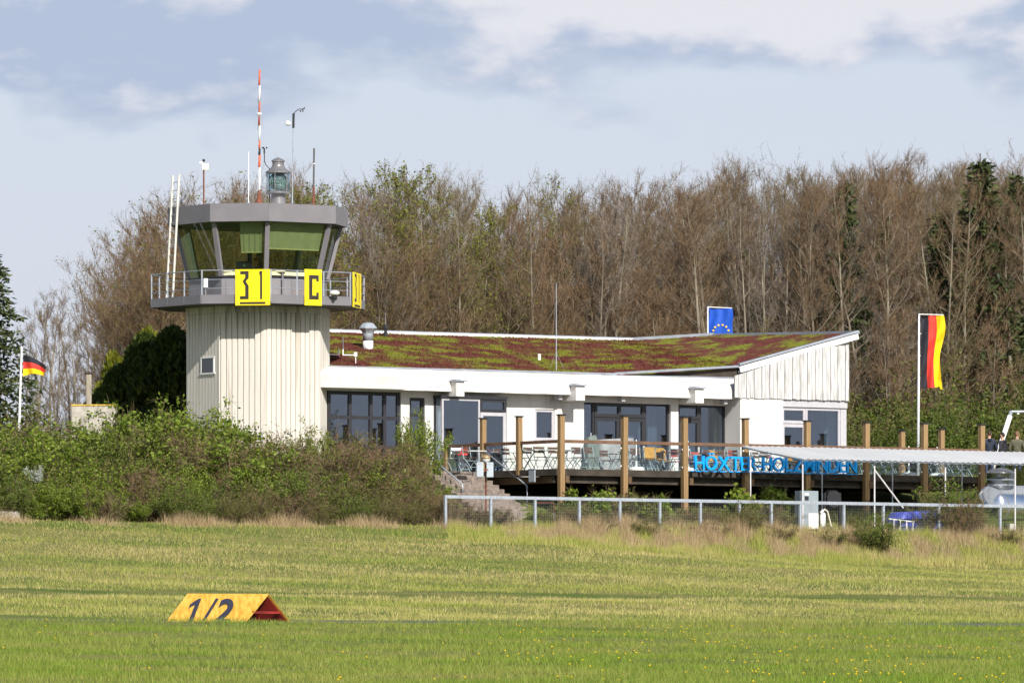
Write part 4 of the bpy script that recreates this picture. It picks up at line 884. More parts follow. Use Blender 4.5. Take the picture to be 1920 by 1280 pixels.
# ------------------------------------------------------------------ flags
def flag_cloth(nx, ny, fn):
    vs = []; fs = []
    for i in range(nx + 1):
        for j in range(ny + 1): vs.append(fn(i / nx, j / ny))
    for i in range(nx):
        for j in range(ny): q = i * (ny + 1) + j; fs.append((q, q + ny + 1, q + ny + 2, q + 1))
    return vs, fs
fblack = mat('flag_black', (.022, .022, .03), .8, .1, 4); fred = mat('flag_red', (.70, .045, .03), .8, .1, 4); fgold = mat('flag_gold', (.90, .60, .005), .8, .08, 4); fblue = mat('flag_blue', (.008, .075, .46), .7, .1, 4)
def striped(name, parent, fn, horizontal, nx=24, ny=40):
    for k, m in enumerate((fblack, fred, fgold)):
        if horizontal: vs, fs = flag_cloth(nx, 12, lambda s, t, k=k: fn(s, 1 - (k + t) / 3))
        else: vs, fs = flag_cloth(12, ny, lambda s, t, k=k: fn((k + s) / 3, t))
        obj(name, MB().add(vs, fs), m, parent, smooth=True)
Yf = 284.; bx_ = XY(1721, Yf); zg = float(Hxy(bx_, Yf)); t_ = thing('flagpole', 'white flagpole right of the clubhouse with a hanging vertical flag', 'flagpole', (bx_, Yf, zg)); zt = ZY(588, Yf) - zg
obj('pole', MB().tube([(0, 0, -.1), (.05, 0, zt)], [.07, .035], 10), mat('pole_white', (.66, .68, .72), .4, .05, 3), t_, smooth=True); obj('cross_arm', MB().tube([(.03, 0, zt - .02), (1.06, 0, zt - .05)], .022, 6), whitep, t_)
fl = thing('german_flag', 'long vertical black red gold flag hanging from the tall white pole', 'flag', (bx_ + .12, Yf, ZY(592, Yf)))
hF = ZY(592, Yf) - ZY(729, Yf); wF = .92
def vf(s, t):
    d = t; narrow = 1 - .14 * d + .10 * max(0, d - .85) / .15
    return (s * wF * narrow + .05 * math.sin(d * 5 + .5) * s + (.06 * (s ** 2) * math.sin(d * 9)), .09 * math.sin(d * 7 + s * 5) + .06 * math.sin(s * 12 + d * 5) + .03 * math.sin(d * 23 + s * 7), -hF * d + .10 * s * d * (1 if s < .9 else -.2))
striped('stripe', fl, vf, False)
for f in (.25, .55, .85): obj('clip', MB().tube([(-.07, 0, -hF * f), (.02, 0, -hF * f + .03)], .018, 5), whitep, fl)
Ye = 291.; bx_ = XY(1327, Ye); zg = float(Hxy(bx_, Ye)); t_ = thing('flagpole', 'flagpole behind the clubhouse roof carrying the blue flag', 'flagpole', (bx_, Ye, zg)); zt = ZY(575, Ye) - zg
obj('pole', MB().tube([(0, 0, -.1), (0, 0, zt)], [.06, .035], 8), MATS['pole_white'], t_); obj('cross_arm', MB().tube([(0, 0, zt - .01), (1.02, 0, zt - .06)], .022, 6), whitep, t_)
fl = thing('european_flag', 'blue flag with yellow stars rising behind the mossy roof', 'flag', (bx_ + .06, Ye, ZY(577, Ye)))
hE = 3.0; wE = .98
def ef(s, t): return (s * wE * (1 + .07 * t) + .02 * math.sin(t * 19), .07 * math.sin(t * 9 + s * 5) + .035 * math.sin(s * 13 + t * 4), -hE * t - .05 * s - .02 * math.sin(s * 6))
vs, fs = flag_cloth(16, 40, ef); obj('cloth', MB().add(vs, fs), fblue, fl, smooth=True)
for k in range(12):
    th = 2 * math.pi * k / 12 + .26; s, t = .50 + .33 * math.sin(th), .335 - .105 * math.cos(th); c_ = Vector(ef(s, t)) + Vector((0, -.045, 0)); pts = []
    for q in range(10): r_ = .062 if q % 2 == 0 else .026; pts.append((c_.x + r_ * math.sin(q * math.pi / 5), c_.y, c_.z + r_ * math.cos(q * math.pi / 5)))
    obj('star', MB().add(pts, [tuple(range(10))]), fgold, fl)
Yl = 258.; bx_ = XY(36, Yl); zg = float(Hxy(bx_, Yl)); t_ = thing('flagpole', 'leaning white flagpole above the bushes at the left edge', 'flagpole', (bx_, Yl, zg)); zt = ZY(654, Yl) - zg
obj('pole', MB().tube([(-.06, 0, -.1), (.09, 0, zt)], [.05, .036], 8), whitep, t_); obj('finial', MB().lathe([(.05, zt), (.06, zt + .03), (.02, zt + .07)], 8, c=(.09, 0)), whitep, t_)
fl = thing('german_flag', 'small black red gold flag blowing from the leaning pole', 'flag', (bx_ + .14, Yl, ZY(688, Yl)))
def hf(s, t):
    z = .52 * (t - .5) * (1 - .35 * s) - .34 * s * s + .12 * s
    return (.88 * s - .12 * s * s * (1 - t), .09 * math.sin(s * 9 + t * 2), z + .06 + .28 * (t - .5) * (1 - s))
striped('stripe', fl, hf, True)

# ------------------------------------------------------------------ runway marker
t_ = None
Ys = 146.2; mk = thing('runway_marker', 'yellow wedge shaped runway marker reading 1/2 in the grass', 'runway sign', (XY(408, Ys), Ys, 0)); 
mk.location.z = float(Hxy(mk.location.x, Ys)) - .02
zr = ZY(1112, Ys) - mk.location.z; k_ = Ys / F_PX
# ridge runs right and slightly away; panels slope to front left and back right
x0, x1 = XY(352, Ys) - mk.location.x, XY(504, Ys) - mk.location.x
fx0, fx1 = XY(306, Ys) - mk.location.x, XY(456, Ys) - mk.location.x; bx1 = XY(551, Ys) - mk.location.x; bx0 = bx1 - (x1 - x0)
dF, dB = -.62, .62
rid0, rid1 = Vector((x0, 0, zr)), Vector((x1, 0, zr - .01)); fl0, fl1 = Vector((fx0, dF, 0)), Vector((fx1, dF, 0)); bl0, bl1 = Vector((bx0, dB, 0)), Vector((bx1, dB, 0))
def panel(name, a_, b_, c_, d_, m, th, m2=None):
    nrm_ = (b_ - a_).cross(d_ - a_).normalized() * th; vs = [a_, b_, c_, d_, a_ - nrm_, b_ - nrm_, c_ - nrm_, d_ - nrm_]
    return obj(name, MB().add(vs, [(0, 1, 2, 3), (7, 6, 5, 4), (1, 0, 4, 5), (2, 1, 5, 6), (3, 2, 6, 7), (0, 3, 7, 4)]), m, mk)
ymk = mat('faded_yellow_paint', (.40, .215, .014), .65, .0, 4, col2=(.60, .35, .055), stretch=(4, 1.2, 1.2), lo=.36, hi=.64, bump=.1); redin = mat('red_inside', (.22, .018, .012), .7, .3, 4)
fpn = panel('front_panel', fl0, fl1, rid1, rid0, ymk, .02); panel('rear_panel', rid0 + Vector((0, .006, 0)), rid1 + Vector((0, .006, 0)), bl1, bl0, ymk, .015)
q = Vector((.01, 0, -.06)); panel('rear_lining', rid0 + Vector((.02, .03, -.06)), rid1 + Vector((-.02, .03, -.06)), bl1 + Vector((-.05, -.03, .0)), bl0 + Vector((.05, -.03, 0)), redin, .008)
panel('front_lining', fl0 + Vector((.05, .04, 0)), rid0 + Vector((.02, .0, -.05)), rid1 + Vector((-.02, 0, -.05)), fl1 + Vector((-.03, .04, 0)), redin, .006)
midp = lambda a_, b_, f: a_ + (b_ - a_) * f
obj('cross_strut', MB().obox(midp(rid1, fl1, .55) + Vector((-.03, 0, 0)), midp(rid1, bl1, .55) + Vector((-.05, 0, 0)), .03, .05), redin, mk); obj('back_closure', MB().add([fl0 + Vector((.1, .05, 0)), rid0 + Vector((.1, 0, -.05)), bl0 + Vector((.1, -.05, 0))], [(0, 1, 2)]), redin, mk)
ex = (fl1 - fl0).normalized(); ey = (rid0 - fl0); Lp = ey.length; ey = ey.normalized(); ez = ex.cross(ey).normalized(); ey2 = ey
mtx = Matrix(((ex.x, ey.x, ez.x, 0), (ex.y, ey.y, ez.y, 0), (ex.z, ey.z, ez.z, 0), (0, 0, 0, 1)))
Wd = (fl1 - fl0).length; navy = mat('marker_black', (.02, .022, .04), .7, .1, 5)
for ch, cx in (('1', .28), ('/', .495), ('2', .685)):
    me = glyph_mesh(ch, 1.0, .003, .016 if ch == '/' else .034)
    if ch == '1':
        pl = [(.26, 0), (.46, 0), (.46, 1), (.34, 1), (.02, .74), (.02, .58), (.26, .74)]; nq_ = len(pl)
        me = MB().add([(x * .62, y * .75, .003) for x, y in pl] + [(x * .62, y * .75, -.003) for x, y in pl], [tuple(range(nq_)), tuple(range(2 * nq_ - 1, nq_ - 1, -1))] + [(i, nq_ + i, nq_ + (i + 1) % nq_, (i + 1) % nq_) for i in range(nq_)]).mesh('digit')
    xs = np.array([v.co[:] for v in me.vertices]); gx = (xs[:, 0].min() + xs[:, 0].max()) / 2; gy0, gy1 = xs[:, 1].min(), xs[:, 1].max(); s = Lp * .68 / (gy1 - gy0)
    o = obj('slash' if ch == '/' else 'digit', me, navy, mk); me.materials.clear(); me.materials.append(navy)
    o.matrix_local = Matrix.Translation(fl0 + ex * (Wd * cx) + ey * (Lp * .13) + ez * .004) @ mtx @ Matrix.Diagonal((s * (.60 if ch == '/' else .72), s, 1, 1)) @ Matrix.Translation((-gx, -gy0, 0))
# ------------------------------------------------------------------ left side bits
t_ = thing('concrete_block', 'pale concrete block with yellow lichen on top among the bushes', 'concrete block', (XY(174, 252), 252, ZY(800, 252) - .6)); obj('body', MB().box(-.78, .82, 0, 1.2, 0, 1.36), mat('old_concrete', (.40, .37, .31), .9, .25, 3, bump=.3), t_, bevel=.02); obj('lichen_top', MB().box(-.80, .84, -.02, 1.22, 1.362, 1.42), mat('lichen', (.50, .34, .05), .9, .3, 6), t_)
t_ = thing('gate_post', 'weathered wooden post with dark cap beside the concrete block', 'post', (XY(167, 256), 256, float(Hxy(XY(167, 256), 256)))); hh = ZY(702, 256) - t_.location.z; obj('shaft', MB().box(-.09, .09, -.09, .09, -.2, hh), mat('grey_wood', (.30, .26, .20), .85, .25, 4, stretch=(4, 4, .5), bump=.3), t_); obj('cap', MB().lathe([(.1, hh), (.12, hh + .04), (.02, hh + .12)], 8), darkwood, t_)
t_ = thing('kerb_stone', 'pale stone slab lying at the left edge of the field', 'stone', (XY(10, 236.5), 236.5, float(Hxy(XY(10, 236.5), 236.5)) - .1)); obj('slab', MB().box(-.9, .48, 0, .4, 0, .28), mat('pale_stone', (.42, .40, .36), .9, .2, 4, bump=.3), t_, bevel=.03)
t_.location.z += .1
# white goal like frame
Yg = 275.; t_ = thing('swing_frame', 'white steel swing frame with slanting leg at the right edge', 'swing frame', (XY(1873, Yg), Yg, float(Hxy(XY(1873, Yg), Yg)))); zg = t_.location.z; gx = lambda p: XY(p, Yg) - t_.location.x
obj('leg', MB().tube([(gx(1868) - .35, 0, -.1), (gx(1894), 0, ZY(779, Yg) - zg)], .10, 10), whitep, t_, smooth=True); obj('elbow', MB().tube([(gx(1893), 0, ZY(781, Yg) - zg), (gx(1896), 0, ZY(770, Yg) - zg)], .075, 10), galv, t_); obj('leg', MB().tube([(gx(1860) - .35, .9, -.1), (gx(1893), .05, ZY(781, Yg) - zg)], .07, 8), darkwood, t_)
obj('top_bar', MB().tube([(gx(1896), 0, ZY(771.5, Yg) - zg), (gx(2010), 0, ZY(771.5, Yg) - zg)], .05, 8), galv, t_); obj('leg', MB().tube([(gx(2010) + .6, 0, -.1), (gx(2010), 0, ZY(771, Yg) - zg)], .10, 8), whitep, t_); obj('bulb', MB().lathe([(.01, -.05), (.045, -.03), (.045, .02), (.02, .04)], 8), whitep, t_).location = (gx(1909), 0, ZY(775, Yg) - zg)

# ------------------------------------------------------------------ people
def skin_chain(name, chains, material, parent, sub=2):
    vs = []; es = []; rs = []; key = {}
    def vid(p, r_):
        k2 = tuple(round(c, 3) for c in p)
        if k2 not in key: key[k2] = len(vs); vs.append(p); rs.append(r_)
        return key[k2]
    for ch in chains:
        ids = [vid(p, r_) for p, r_ in ch]; es += list(zip(ids[:-1], ids[1:]))
    me = bpy.data.meshes.new(name); me.from_pydata(vs, es, []); o = bpy.data.objects.new(name, me); COL.objects.link(o)
    if parent is not None: o.parent = parent
    o.modifiers.new('skin', 'SKIN'); o.modifiers.new('sub', 'SUBSURF').levels = sub; o.modifiers['sub'].render_levels = sub
    sv = me.skin_vertices[0].data
    for i, r_ in enumerate(rs): sv[i].radius = r_ if isinstance(r_, tuple) else (r_, r_)
    sv[0].use_root = True
    me.materials.append(material); me.polygons.foreach_set('use_smooth', [True] * len(me.polygons)); o.modifiers['skin'].use_smooth_shade = True
    return o
skinm = mat('skin', (.52, .30, .21), .6, .1, 6)
def person(label, loc, rz, jacket, trousers, hair, h=1.78, head_turn=0.0, elbows=.12, hood=False, sit=False):
    t_ = thing('person', label, 'person', loc, rz); s = h / 1.78
    P = lambda x, y, z: (x * s, y * s, z * s)
    legz = .45 if sit else 0
    body = [[(P(0, 0, .95), (.15, .11)), (P(0, 0, 1.15), (.14, .10)), (P(0, .01, 1.38), (.16, .11)), (P(0, .01, 1.47), (.07, .06)), (P(0, -.01, 1.53), .055), (P(0, -.02, 1.60), (.075, .085)), (P(0, -.02, 1.68), (.082, .098)), (P(0, -.01, 1.75), (.06, .07))]]
    for sx in (-1, 1):
        body.append([(P(0, .01, 1.38), (.16, .11)), (P(sx * .19, .01, 1.41), .065), (P(sx * (.25 + elbows * .3), .03, 1.13), .048), (P(sx * .22, -.12, .90), .038), (P(sx * .21, -.16, .82), (.022, .04)), (P(sx * .20, -.18, .74), (.014, .03))])
        if not sit: body.append([(P(0, 0, .95), (.15, .11)), (P(sx * .1, 0, .88), .09), (P(sx * .11, -.01, .5), .062), (P(sx * .11, .02, .09), .042), (P(sx * .12, -.12, .04), .04)])
    skin_chain('body', body, skinm, t_)
    jk = [[(P(0, 0, .84), (.185, .135)), (P(0, 0, 1.0), (.18, .13)), (P(0, 0, 1.15), (.17, .125)), (P(0, .01, 1.37), (.185, .13)), (P(0, .02, 1.455), (.09, .08)), (P(0, .01, 1.50), (.075, .07))]]
    for sx in (-1, 1): jk.append([(P(0, .01, 1.37), (.185, .13)), (P(sx * .2, .01, 1.40), .085), (P(sx * (.26 + elbows * .3), .03, 1.13), .066), (P(sx * .225, -.11, .91), .053)])
    skin_chain('jacket', jk, jacket, t_)
    if hood: skin_chain('hood', [[(P(-.09, .09, 1.47), .05), (P(0, .14, 1.42), (.075, .06)), (P(.09, .09, 1.47), .05)]], jacket, t_)
    if not sit:
        tr = []
        for sx in (-1, 1): tr.append([(P(0, 0, .93), (.165, .12)), (P(sx * .1, 0, .86), .105), (P(sx * .11, -.01, .5), .078), (P(sx * .11, .02, .1), .06)])
        skin_chain('trousers', tr, trousers, t_)
        for sx in (-1, 1): obj('shoe', MB().box(*[c * s for c in (sx * .12 - .05, sx * .12 + .05, -.2, .07, 0, .09)]), blackp, t_, bevel=.03)
    skin_chain('hair', [[(P(0, .05, 1.60), (.07, .05)), (P(0, .03, 1.69), (.09, .075)), (P(0, .0, 1.745), (.088, .09)), (P(0, -.05, 1.775), (.06, .05))]], hair, t_)
    for sx in (-1, 1): obj('ear', MB().lathe([(.008, -.03), (.02, 0), (.008, .03)], 8, c=(sx * .088 * s, -.01)), skinm, t_).location = (0, 0, 1.66 * s)
    obj('nose', MB().lathe([(.018, -.025), (.012, .0), (.006, .03)], 6, c=(0, -.118 * s)), skinm, t_).location = (0, 0, 1.655 * s)
    for sx in (-1, 1): obj('eye', MB().lathe([(.004, -.012), (.012, 0), (.004, .012)], 8, c=(sx * .033 * s, -.108 * s)), blackp, t_).location = (0, 0, 1.69 * s)
    return t_
jn = mat('navy_jacket', (.016, .022, .04), .75, .2, 8); jb = mat('black_jacket', (.022, .021, .027), .75, .2, 8); jo = mat('olive_pullover', (.10, .095, .06), .85, .2, 8); jeans = mat('jeans', (.03, .045, .09), .8, .2, 8); hb = mat('brown_hair', (.035, .018, .01), .7, .3, 20); hl = mat('light_brown_hair', (.17, .095, .05), .7, .3, 20)
def stand(px, topy, Yp): X_ = XY(px, Yp); z = float(Hxy(X_, Yp)); return (X_, Yp, z), ZY(topy, Yp) - z
for px, ty, Yp, rz, lab, args in ((1855, 808, 268.2, math.pi + .15, 'person in a navy hooded jacket seen from behind next to the last terrace post', (jn, jeans, hb)),
                               (1880, 811, 268.6, math.pi + 1.1, 'person in a black hooded jacket turning the head beside the slanting white beam', (jb, jeans, hb)),
                               (1907, 809, 269.3, math.pi - .1, 'person with light brown hair in an olive pullover at the right edge', (jo, jeans, hl))):
    loc, h_ = stand(px, ty, Yp); person(lab, loc, rz, *args, h=min(max(h_, 1.62), 1.9), hood=('hooded' in lab))
cp = Vector((TC.x + XY(481, 258.9) - TC.x, 258.9, 13.72 - .42)); 
person('person in a green shirt sitting at the desk inside the tower cab', (XY(480, 258.7), 258.7, ZY(485, 258.7) - 1.74), .2, mat('green_shirt', (.16, .20, .12), .8, .1, 5), jeans, hb, h=1.74, sit=True)
t_ = thing('office_chair', 'dark office chair inside the tower cab', 'chair', (XY(480, 258.7) + .02, 258.75, 13.72)); obj('seat', MB().box(-.25, .25, -.22, .25, .42, .5), blackp, t_, bevel=.03); obj('backrest', MB().box(-.2, .2, .22, .28, .55, .95), blackp, t_, bevel=.03); obj('stem', MB().tube([(0, 0, .05), (0, 0, .42)], .03, 8), blackp, t_)
for k in range(5): obj('foot', MB().obox((0, 0, .05), (.28 * math.cos(k * 1.256), .28 * math.sin(k * 1.256), .03), .05, .04), blackp, t_)
t_ = thing('monitor', 'dark computer monitor on the desk inside the tower cab', 'monitor', (XY(458, 257.9), 257.9, ZY(507, 257.9))); obj('screen', MB().box(-.3, .3, -.02, .02, .02, .34), mat('monitor_navy', (.012, .016, .035), .4, .1, 4), t_, bevel=.01); obj('foot', MB().box(-.1, .1, -.08, .08, -.02, 0.0), blackp, t_); obj('neck', MB().box(-.03, .03, .02, .05, -.01, .1), blackp, t_); obj('badge', MB().box(-.03, .03, -.023, -.02, .17, .19), mat('badge_green', (.3, .6, .3), .5), t_)
t_ = thing('desk', 'pale desk inside the tower cab', 'desk', (XY(470, 258), 258.0, 13.72)); obj('top', MB().box(-1.0, 1.3, -.35, .35, ZY(508, 257.9) - 13.76, ZY(508, 257.9) - 13.72), MATS['sill_cream'], t_)
for sx in (-.9, 1.2): obj('leg', MB().box(sx - .03, sx + .03, -.3, .3, 0, ZY(508, 257.9) - 13.77), greymetal, t_)
# ================================================================== vegetation
def unit(v): return v / (np.linalg.norm(v) + 1e-9)
def rv(r_, s=1.0): return np.array([r_.gauss(0, s), r_.gauss(0, s), r_.gauss(0, s)])
class Plant:
    """collects limb tubes, thin twigs (long triangles) and leaves"""
    def __init__(s): s.mb = MB(); s.tv = []; s.tr = []; s.lv = []; s.lr = []
    def limb(s, pts, rs, n): s.mb.tube([Vector(p) for p in pts], list(rs), n, cap=False)
    def twig(s, p, q, w, r_):
        d = unit(q - p); a = unit(np.cross(d, rv(r_))) * w / 2; s.tv += [p - a, p + a, q]; s.tr += [r_.random()] * 3
    def leaf(s, p, size, r_, up=.4):
        a = unit(rv(r_) + np.array([0, 0, up])) * size; b = unit(np.cross(a, rv(r_))) * size * .42
        s.lv += [p - a * .5, p + b, p + a * .5, p - b]; s.lr += [r_.random()] * 4
    def meshes(s, nm, bark, twigm, leafm):
        out = []
        if s.mb.v:
            me = s.mb.mesh(nm + '_trunk'); me.materials.append(bark); me.polygons.foreach_set('use_smooth', [True] * len(me.polygons)); out.append(('trunk', me))
        if s.tv: out.append(('twigs', npmesh(nm + '_twigs', s.tv, np.arange(len(s.tv)), twigm, s.tr)))
        if s.lv: out.append(('crown', npmesh(nm + '_leaves', s.lv, np.arange(len(s.lv)), leafm, s.lr, tri=4)))
        return out
barkm = mat('bark_grey_brown', (.15, .125, .09), .9, .0, 1.2, col2=(.27, .235, .17), stretch=(2, 2, .4), bump=.4)
barkd = mat('bark_dark', (.07, .055, .04), .9, .3, 2, bump=.4)
twig_red = leafmat('twigs_reddish', [(.10, .062, .034), (.168, .108, .062), (.24, .165, .098)], 0, .9)
twig_brn = leafmat('twigs_brown', [(.085, .062, .031), (.145, .108, .056), (.22, .17, .094)], 0, .9)
twig_gry = leafmat('twigs_grey', [(.11, .085, .065), (.18, .145, .115), (.26, .215, .17)], 0, .9)
leaf_bud = leafmat('leaves_budding', [(.10, .13, .015), (.19, .22, .03), (.26, .26, .04)], .35)
leaf_grn = leafmat('leaves_shrub', [(.06, .095, .014), (.115, .175, .022), (.19, .24, .035)], .35)
leaf_olv = leafmat('leaves_olive', [(.075, .09, .018), (.13, .15, .03), (.19, .185, .045)], .35)
leaf_brt = leafmat('leaves_bright', [(.10, .155, .015), (.17, .235, .025), (.23, .285, .038)], .35)
leaf_dry = leafmat('leaves_dry', [(.10, .07, .035), (.17, .125, .06), (.24, .18, .09)], .2)
needle = leafmat('needles_dark', [(.012, .022, .010), (.022, .04, .016), (.04, .06, .022)], .1)
needle2 = leafmat('needles_spruce', [(.03, .045, .018), (.06, .08, .028), (.11, .125, .043)], .15)
thujam = leafmat('thuja_scales', [(.02, .035, .008), (.04, .065, .012), (.07, .095, .016)], .15)
thuja_lit = leafmat('thuja_sunlit', [(.08, .10, .008), (.15, .165, .012), (.24, .23, .02)], .25)  # hedge scales recoloured yellow green, sunlight put into the leaf colour

def bare_tree(seed, h=15., narrow=1.0, start=.3, nb=30, leaves=0, lsize=.09, fork=False, twl=1.0, vase=False):
    r_ = random.Random(seed); P = Plant(); lean = np.array([r_.gauss(0, .02), r_.gauss(0, .02), 0])
    stems = [(np.zeros(3), unit(np.array([0, 0, 1.]) + lean), h, .011 * h * r_.uniform(.75, 1.05))]
    if fork:
        stems = []
        for k in range(r_.choice((2, 3))): th = r_.uniform(0, 6.28); stems.append((np.array([.12 * math.cos(th), .12 * math.sin(th), 0]), unit(np.array([.10 * math.cos(th), .10 * math.sin(th), 1])), h * r_.uniform(.85, 1), .0085 * h))
    for base, d0, hh, r0 in stems:
        n = 9; pts = [base.copy()]; d = d0.copy()
        for i in range(n): d = unit(d + rv(r_, .035) * np.array([1, 1, .2])); pts.append(pts[-1] + d * hh / n)
        rad = [r0 * (1 - .93 * (i / n)) ** .9 for i in range(n + 1)]; rad[0] *= 1.25; P.limb(pts, rad, 6); pts = np.array(pts)
        def along(f): x = f * n; i = min(int(x), n - 1); return pts[i] + (pts[i + 1] - pts[i]) * (x - i), rad[i] + (rad[i + 1] - rad[i]) * (x - i)
        NB = nb if not fork else nb // len(stems) + 4
        for b_ in range(NB):
            f = start + (1 - start) * ((b_ + r_.random()) / NB) ** .85; f = min(f, .985); p, pr = along(f); th = r_.uniform(0, 6.28) + b_ * 2.4
            if vase: el = r_.uniform(.15, .9); L = hh * r_.uniform(.22, .36) * (1.1 - .6 * abs(f - .55))
            else: el = r_.uniform(.45, 1.05); L = hh * (.085 + .20 * (1 - f)) * r_.uniform(.7, 1.15) * narrow
            d = np.array([math.cos(th) * math.cos(el), math.sin(th) * math.cos(el), math.sin(el)]); m = 5; q = [p]
            for i in range(m): d = unit(d + rv(r_, .09) + np.array([0, 0, .10])); q.append(q[-1] + d * L / m)
            br = min(pr * .55, .006 * L + .008); P.limb(q, [br * (1 - .85 * i / m) for i in range(m + 1)], 4); q = np.array(q)
            for c in range(int(5 + L * 2.2)):
                g = r_.uniform(.12, 1); x = g * m; i = min(int(x), m - 1); pp = q[i] + (q[i + 1] - q[i]) * (x - i); bd = unit(q[i + 1] - q[i])
                dd = unit(bd * .8 + rv(r_, .5) + np.array([0, 0, .45])); LL = (.35 + .30 * L) * r_.uniform(.4, 1.) * twl * (1.15 - .5 * g); e1 = pp + dd * LL * .55; dd2 = unit(dd + rv(r_, .18) + np.array([0, 0, .15])); e2 = e1 + dd2 * LL * .45
                P.twig(pp, e1 + (e1 - pp) * .15, .026, r_); P.twig(e1, e2, .019, r_)
                for t_i in range(int(6 + LL * 7)):
                    g2 = r_.random(); s0 = pp + (e1 - pp) * g2 * 2 if g2 < .5 else e1 + (e2 - e1) * (g2 - .5) * 2
                    d3 = unit(dd + rv(r_, .45) + np.array([0, 0, .55])); L3 = r_.uniform(.15, .5) * twl; s1 = s0 + d3 * L3; P.twig(s0, s1, .0135, r_)
                    for _ in range(2): g3 = r_.uniform(.3, .9); s2 = s0 + (s1 - s0) * g3; P.twig(s2, s2 + unit(d3 + rv(r_, .6)) * L3 * .55, .0115, r_)
                    if leaves and r_.random() < leaves: P.leaf(s1 + rv(r_, .05), lsize * r_.uniform(.6, 1.3), r_); P.leaf(s0 + (s1 - s0) * r_.random() + rv(r_, .05), lsize * r_.uniform(.6, 1.2), r_)
    return P
def shrub(seed, h=2.4, w=1.5, stems=14, leaf_n=1500, lsize=.06, leafy_top=.0, twigs=900, arch=.25):
    r_ = random.Random(seed); P = Plant(); ends = []
    for k in range(stems):
        th = r_.uniform(0, 6.28); sp = r_.random() ** .6; d = unit(np.array([math.cos(th) * sp * w / h * 1.1, math.sin(th) * sp * w / h * 1.1, 1])); L = h * r_.uniform(.65, 1.08) * (1 - .18 * sp); m = 6; q = [np.array([.15 * w * math.cos(th) * sp, .15 * w * math.sin(th) * sp, -.15])]
        for i in range(m): d = unit(d + rv(r_, .10) + np.array([math.cos(th) * arch * .25 * i / m, math.sin(th) * arch * .25 * i / m, -.05 * i / m])); q.append(q[-1] + d * L / m)
        P.limb(q, [.022 * (1 - .8 * i / m) for i in range(m + 1)], 4); ends.append((np.array(q), L))
    m = 6; subs = []
    for k in range(stems * 9):
        q, L = ends[k % stems]; g = r_.uniform(.15, 1); x = g * m; i = min(int(x), m - 1); p = q[i] + (q[i + 1] - q[i]) * (x - i); d = unit(unit(q[i + 1] - q[i]) * .5 + rv(r_, .6) + np.array([0, 0, .2])); LL = L * .32 * r_.uniform(.5, 1.1); e = p + d * LL; P.twig(p, e, .017, r_); subs.append((p, e))
    for k in range(twigs):
        p, e = subs[r_.randrange(len(subs))]; s0 = p + (e - p) * r_.random(); d = unit(unit(e - p) * .5 + rv(r_, .6) + np.array([0, 0, .15])); P.twig(s0, s0 + d * r_.uniform(.15, .5), .012, r_)
    for k in range(leaf_n):
        p, e = subs[r_.randrange(len(subs))]; s0 = p + (e - p) * r_.random() ** .7 + rv(r_, .09)
        if s0[2] < h * leafy_top * r_.random(): continue
        P.leaf(s0, lsize * r_.uniform(.6, 1.35), r_)
    return P
def spruce(seed, h=11., w=2.3, dens=1.0):
    r_ = random.Random(seed); P = Plant(); P.limb([np.array([0, 0, -.2]), np.array([0, 0, h * .5]), np.array([0, 0, h])], [.15, .09, .015], 6)
    nlev = int(h * 3.2)
    for lv in range(nlev):
        f = lv / nlev; z = h * (.06 + .93 * f); R_ = w * (1 - f) ** .8 + .12
        for k in range(int(7 * dens)):
            th = r_.uniform(0, 6.28); L = R_ * r_.uniform(.65, 1.1); d = np.array([math.cos(th), math.sin(th), 0]); n = max(3, int(L * 5)); 
            for i in range(n):
                g = (i + .6) / n; p = np.array([0, 0, z]) + d * L * g + np.array([0, 0, -.35 * L * g * g + .12 * L * g])
                for c in range(5):
                    e = unit(d * .7 + rv(r_, .55) + np.array([0, 0, -.25])) * r_.uniform(.18, .38); a = unit(np.cross(e, rv(r_))) * .055; s0 = p + rv(r_, .06); P.lv += [s0, s0 + e * .5 + a, s0 + e, s0 + e * .5 - a]; P.lr += [r_.random()] * 4
    return P
def thuja(seed, h=6., w=1.3, n=5200):
    r_ = random.Random(seed); P = Plant(); P.limb([np.array([0, 0, -.2]), np.array([0, 0, h * .8])], [.14, .03], 6)
    for k in range(n):
        f = r_.random() ** .85; z = h * f; rad = w * (math.sin(min(1, f * 1.02 + .02) * math.pi * .5 + .0) if f < .15 else 1) * (1 - f ** 2.6) ** .75 * (1 + .12 * math.sin(f * 17 + seed)); rr = rad * (1 - .45 * r_.random() ** 2); th = r_.uniform(0, 6.28); rr *= 1 + .16 * math.sin(3 * th + f * 5 + seed) + .12 * math.sin(7 * th - f * 13) + r_.gauss(0, .05)
        p = np.array([rr * math.cos(th), rr * math.sin(th), z]); e = unit(np.array([math.cos(th) * .35, math.sin(th) * .35, 1]) + rv(r_, .25)) * r_.uniform(.2, .42); a = unit(np.cross(e, rv(r_))) * .07; P.lv += [p, p + e * .5 + a, p + e, p + e * .5 - a]; P.lr += [r_.random()] * 4
    return P
def plant_thing(name, label, cat, meshes, loc, rz, scale, group=None):
    t_ = thing(name, label, cat, loc, rz, group); t_.scale = scale
    for nm, me in meshes:
        o = bpy.data.objects.new(nm, me); COL.objects.link(o); o.parent = t_
    return t_
G = rng
TV = {}
TOP = {}
def tv(key, P, b, t, l):
    TV[key] = P.meshes(key, b, t, l); z = np.array(P.tv + P.lv)[:, 2]; TOP[key] = float(np.percentile(z, 99.7))
for k in range(4): tv('bare%d' % k, bare_tree(20 + k, 15, 1.45, (.12, .34, .22, .10)[k], (40, 28, 34, 44)[k]), barkm, (twig_red, twig_brn, twig_gry, twig_red)[k], leaf_bud)
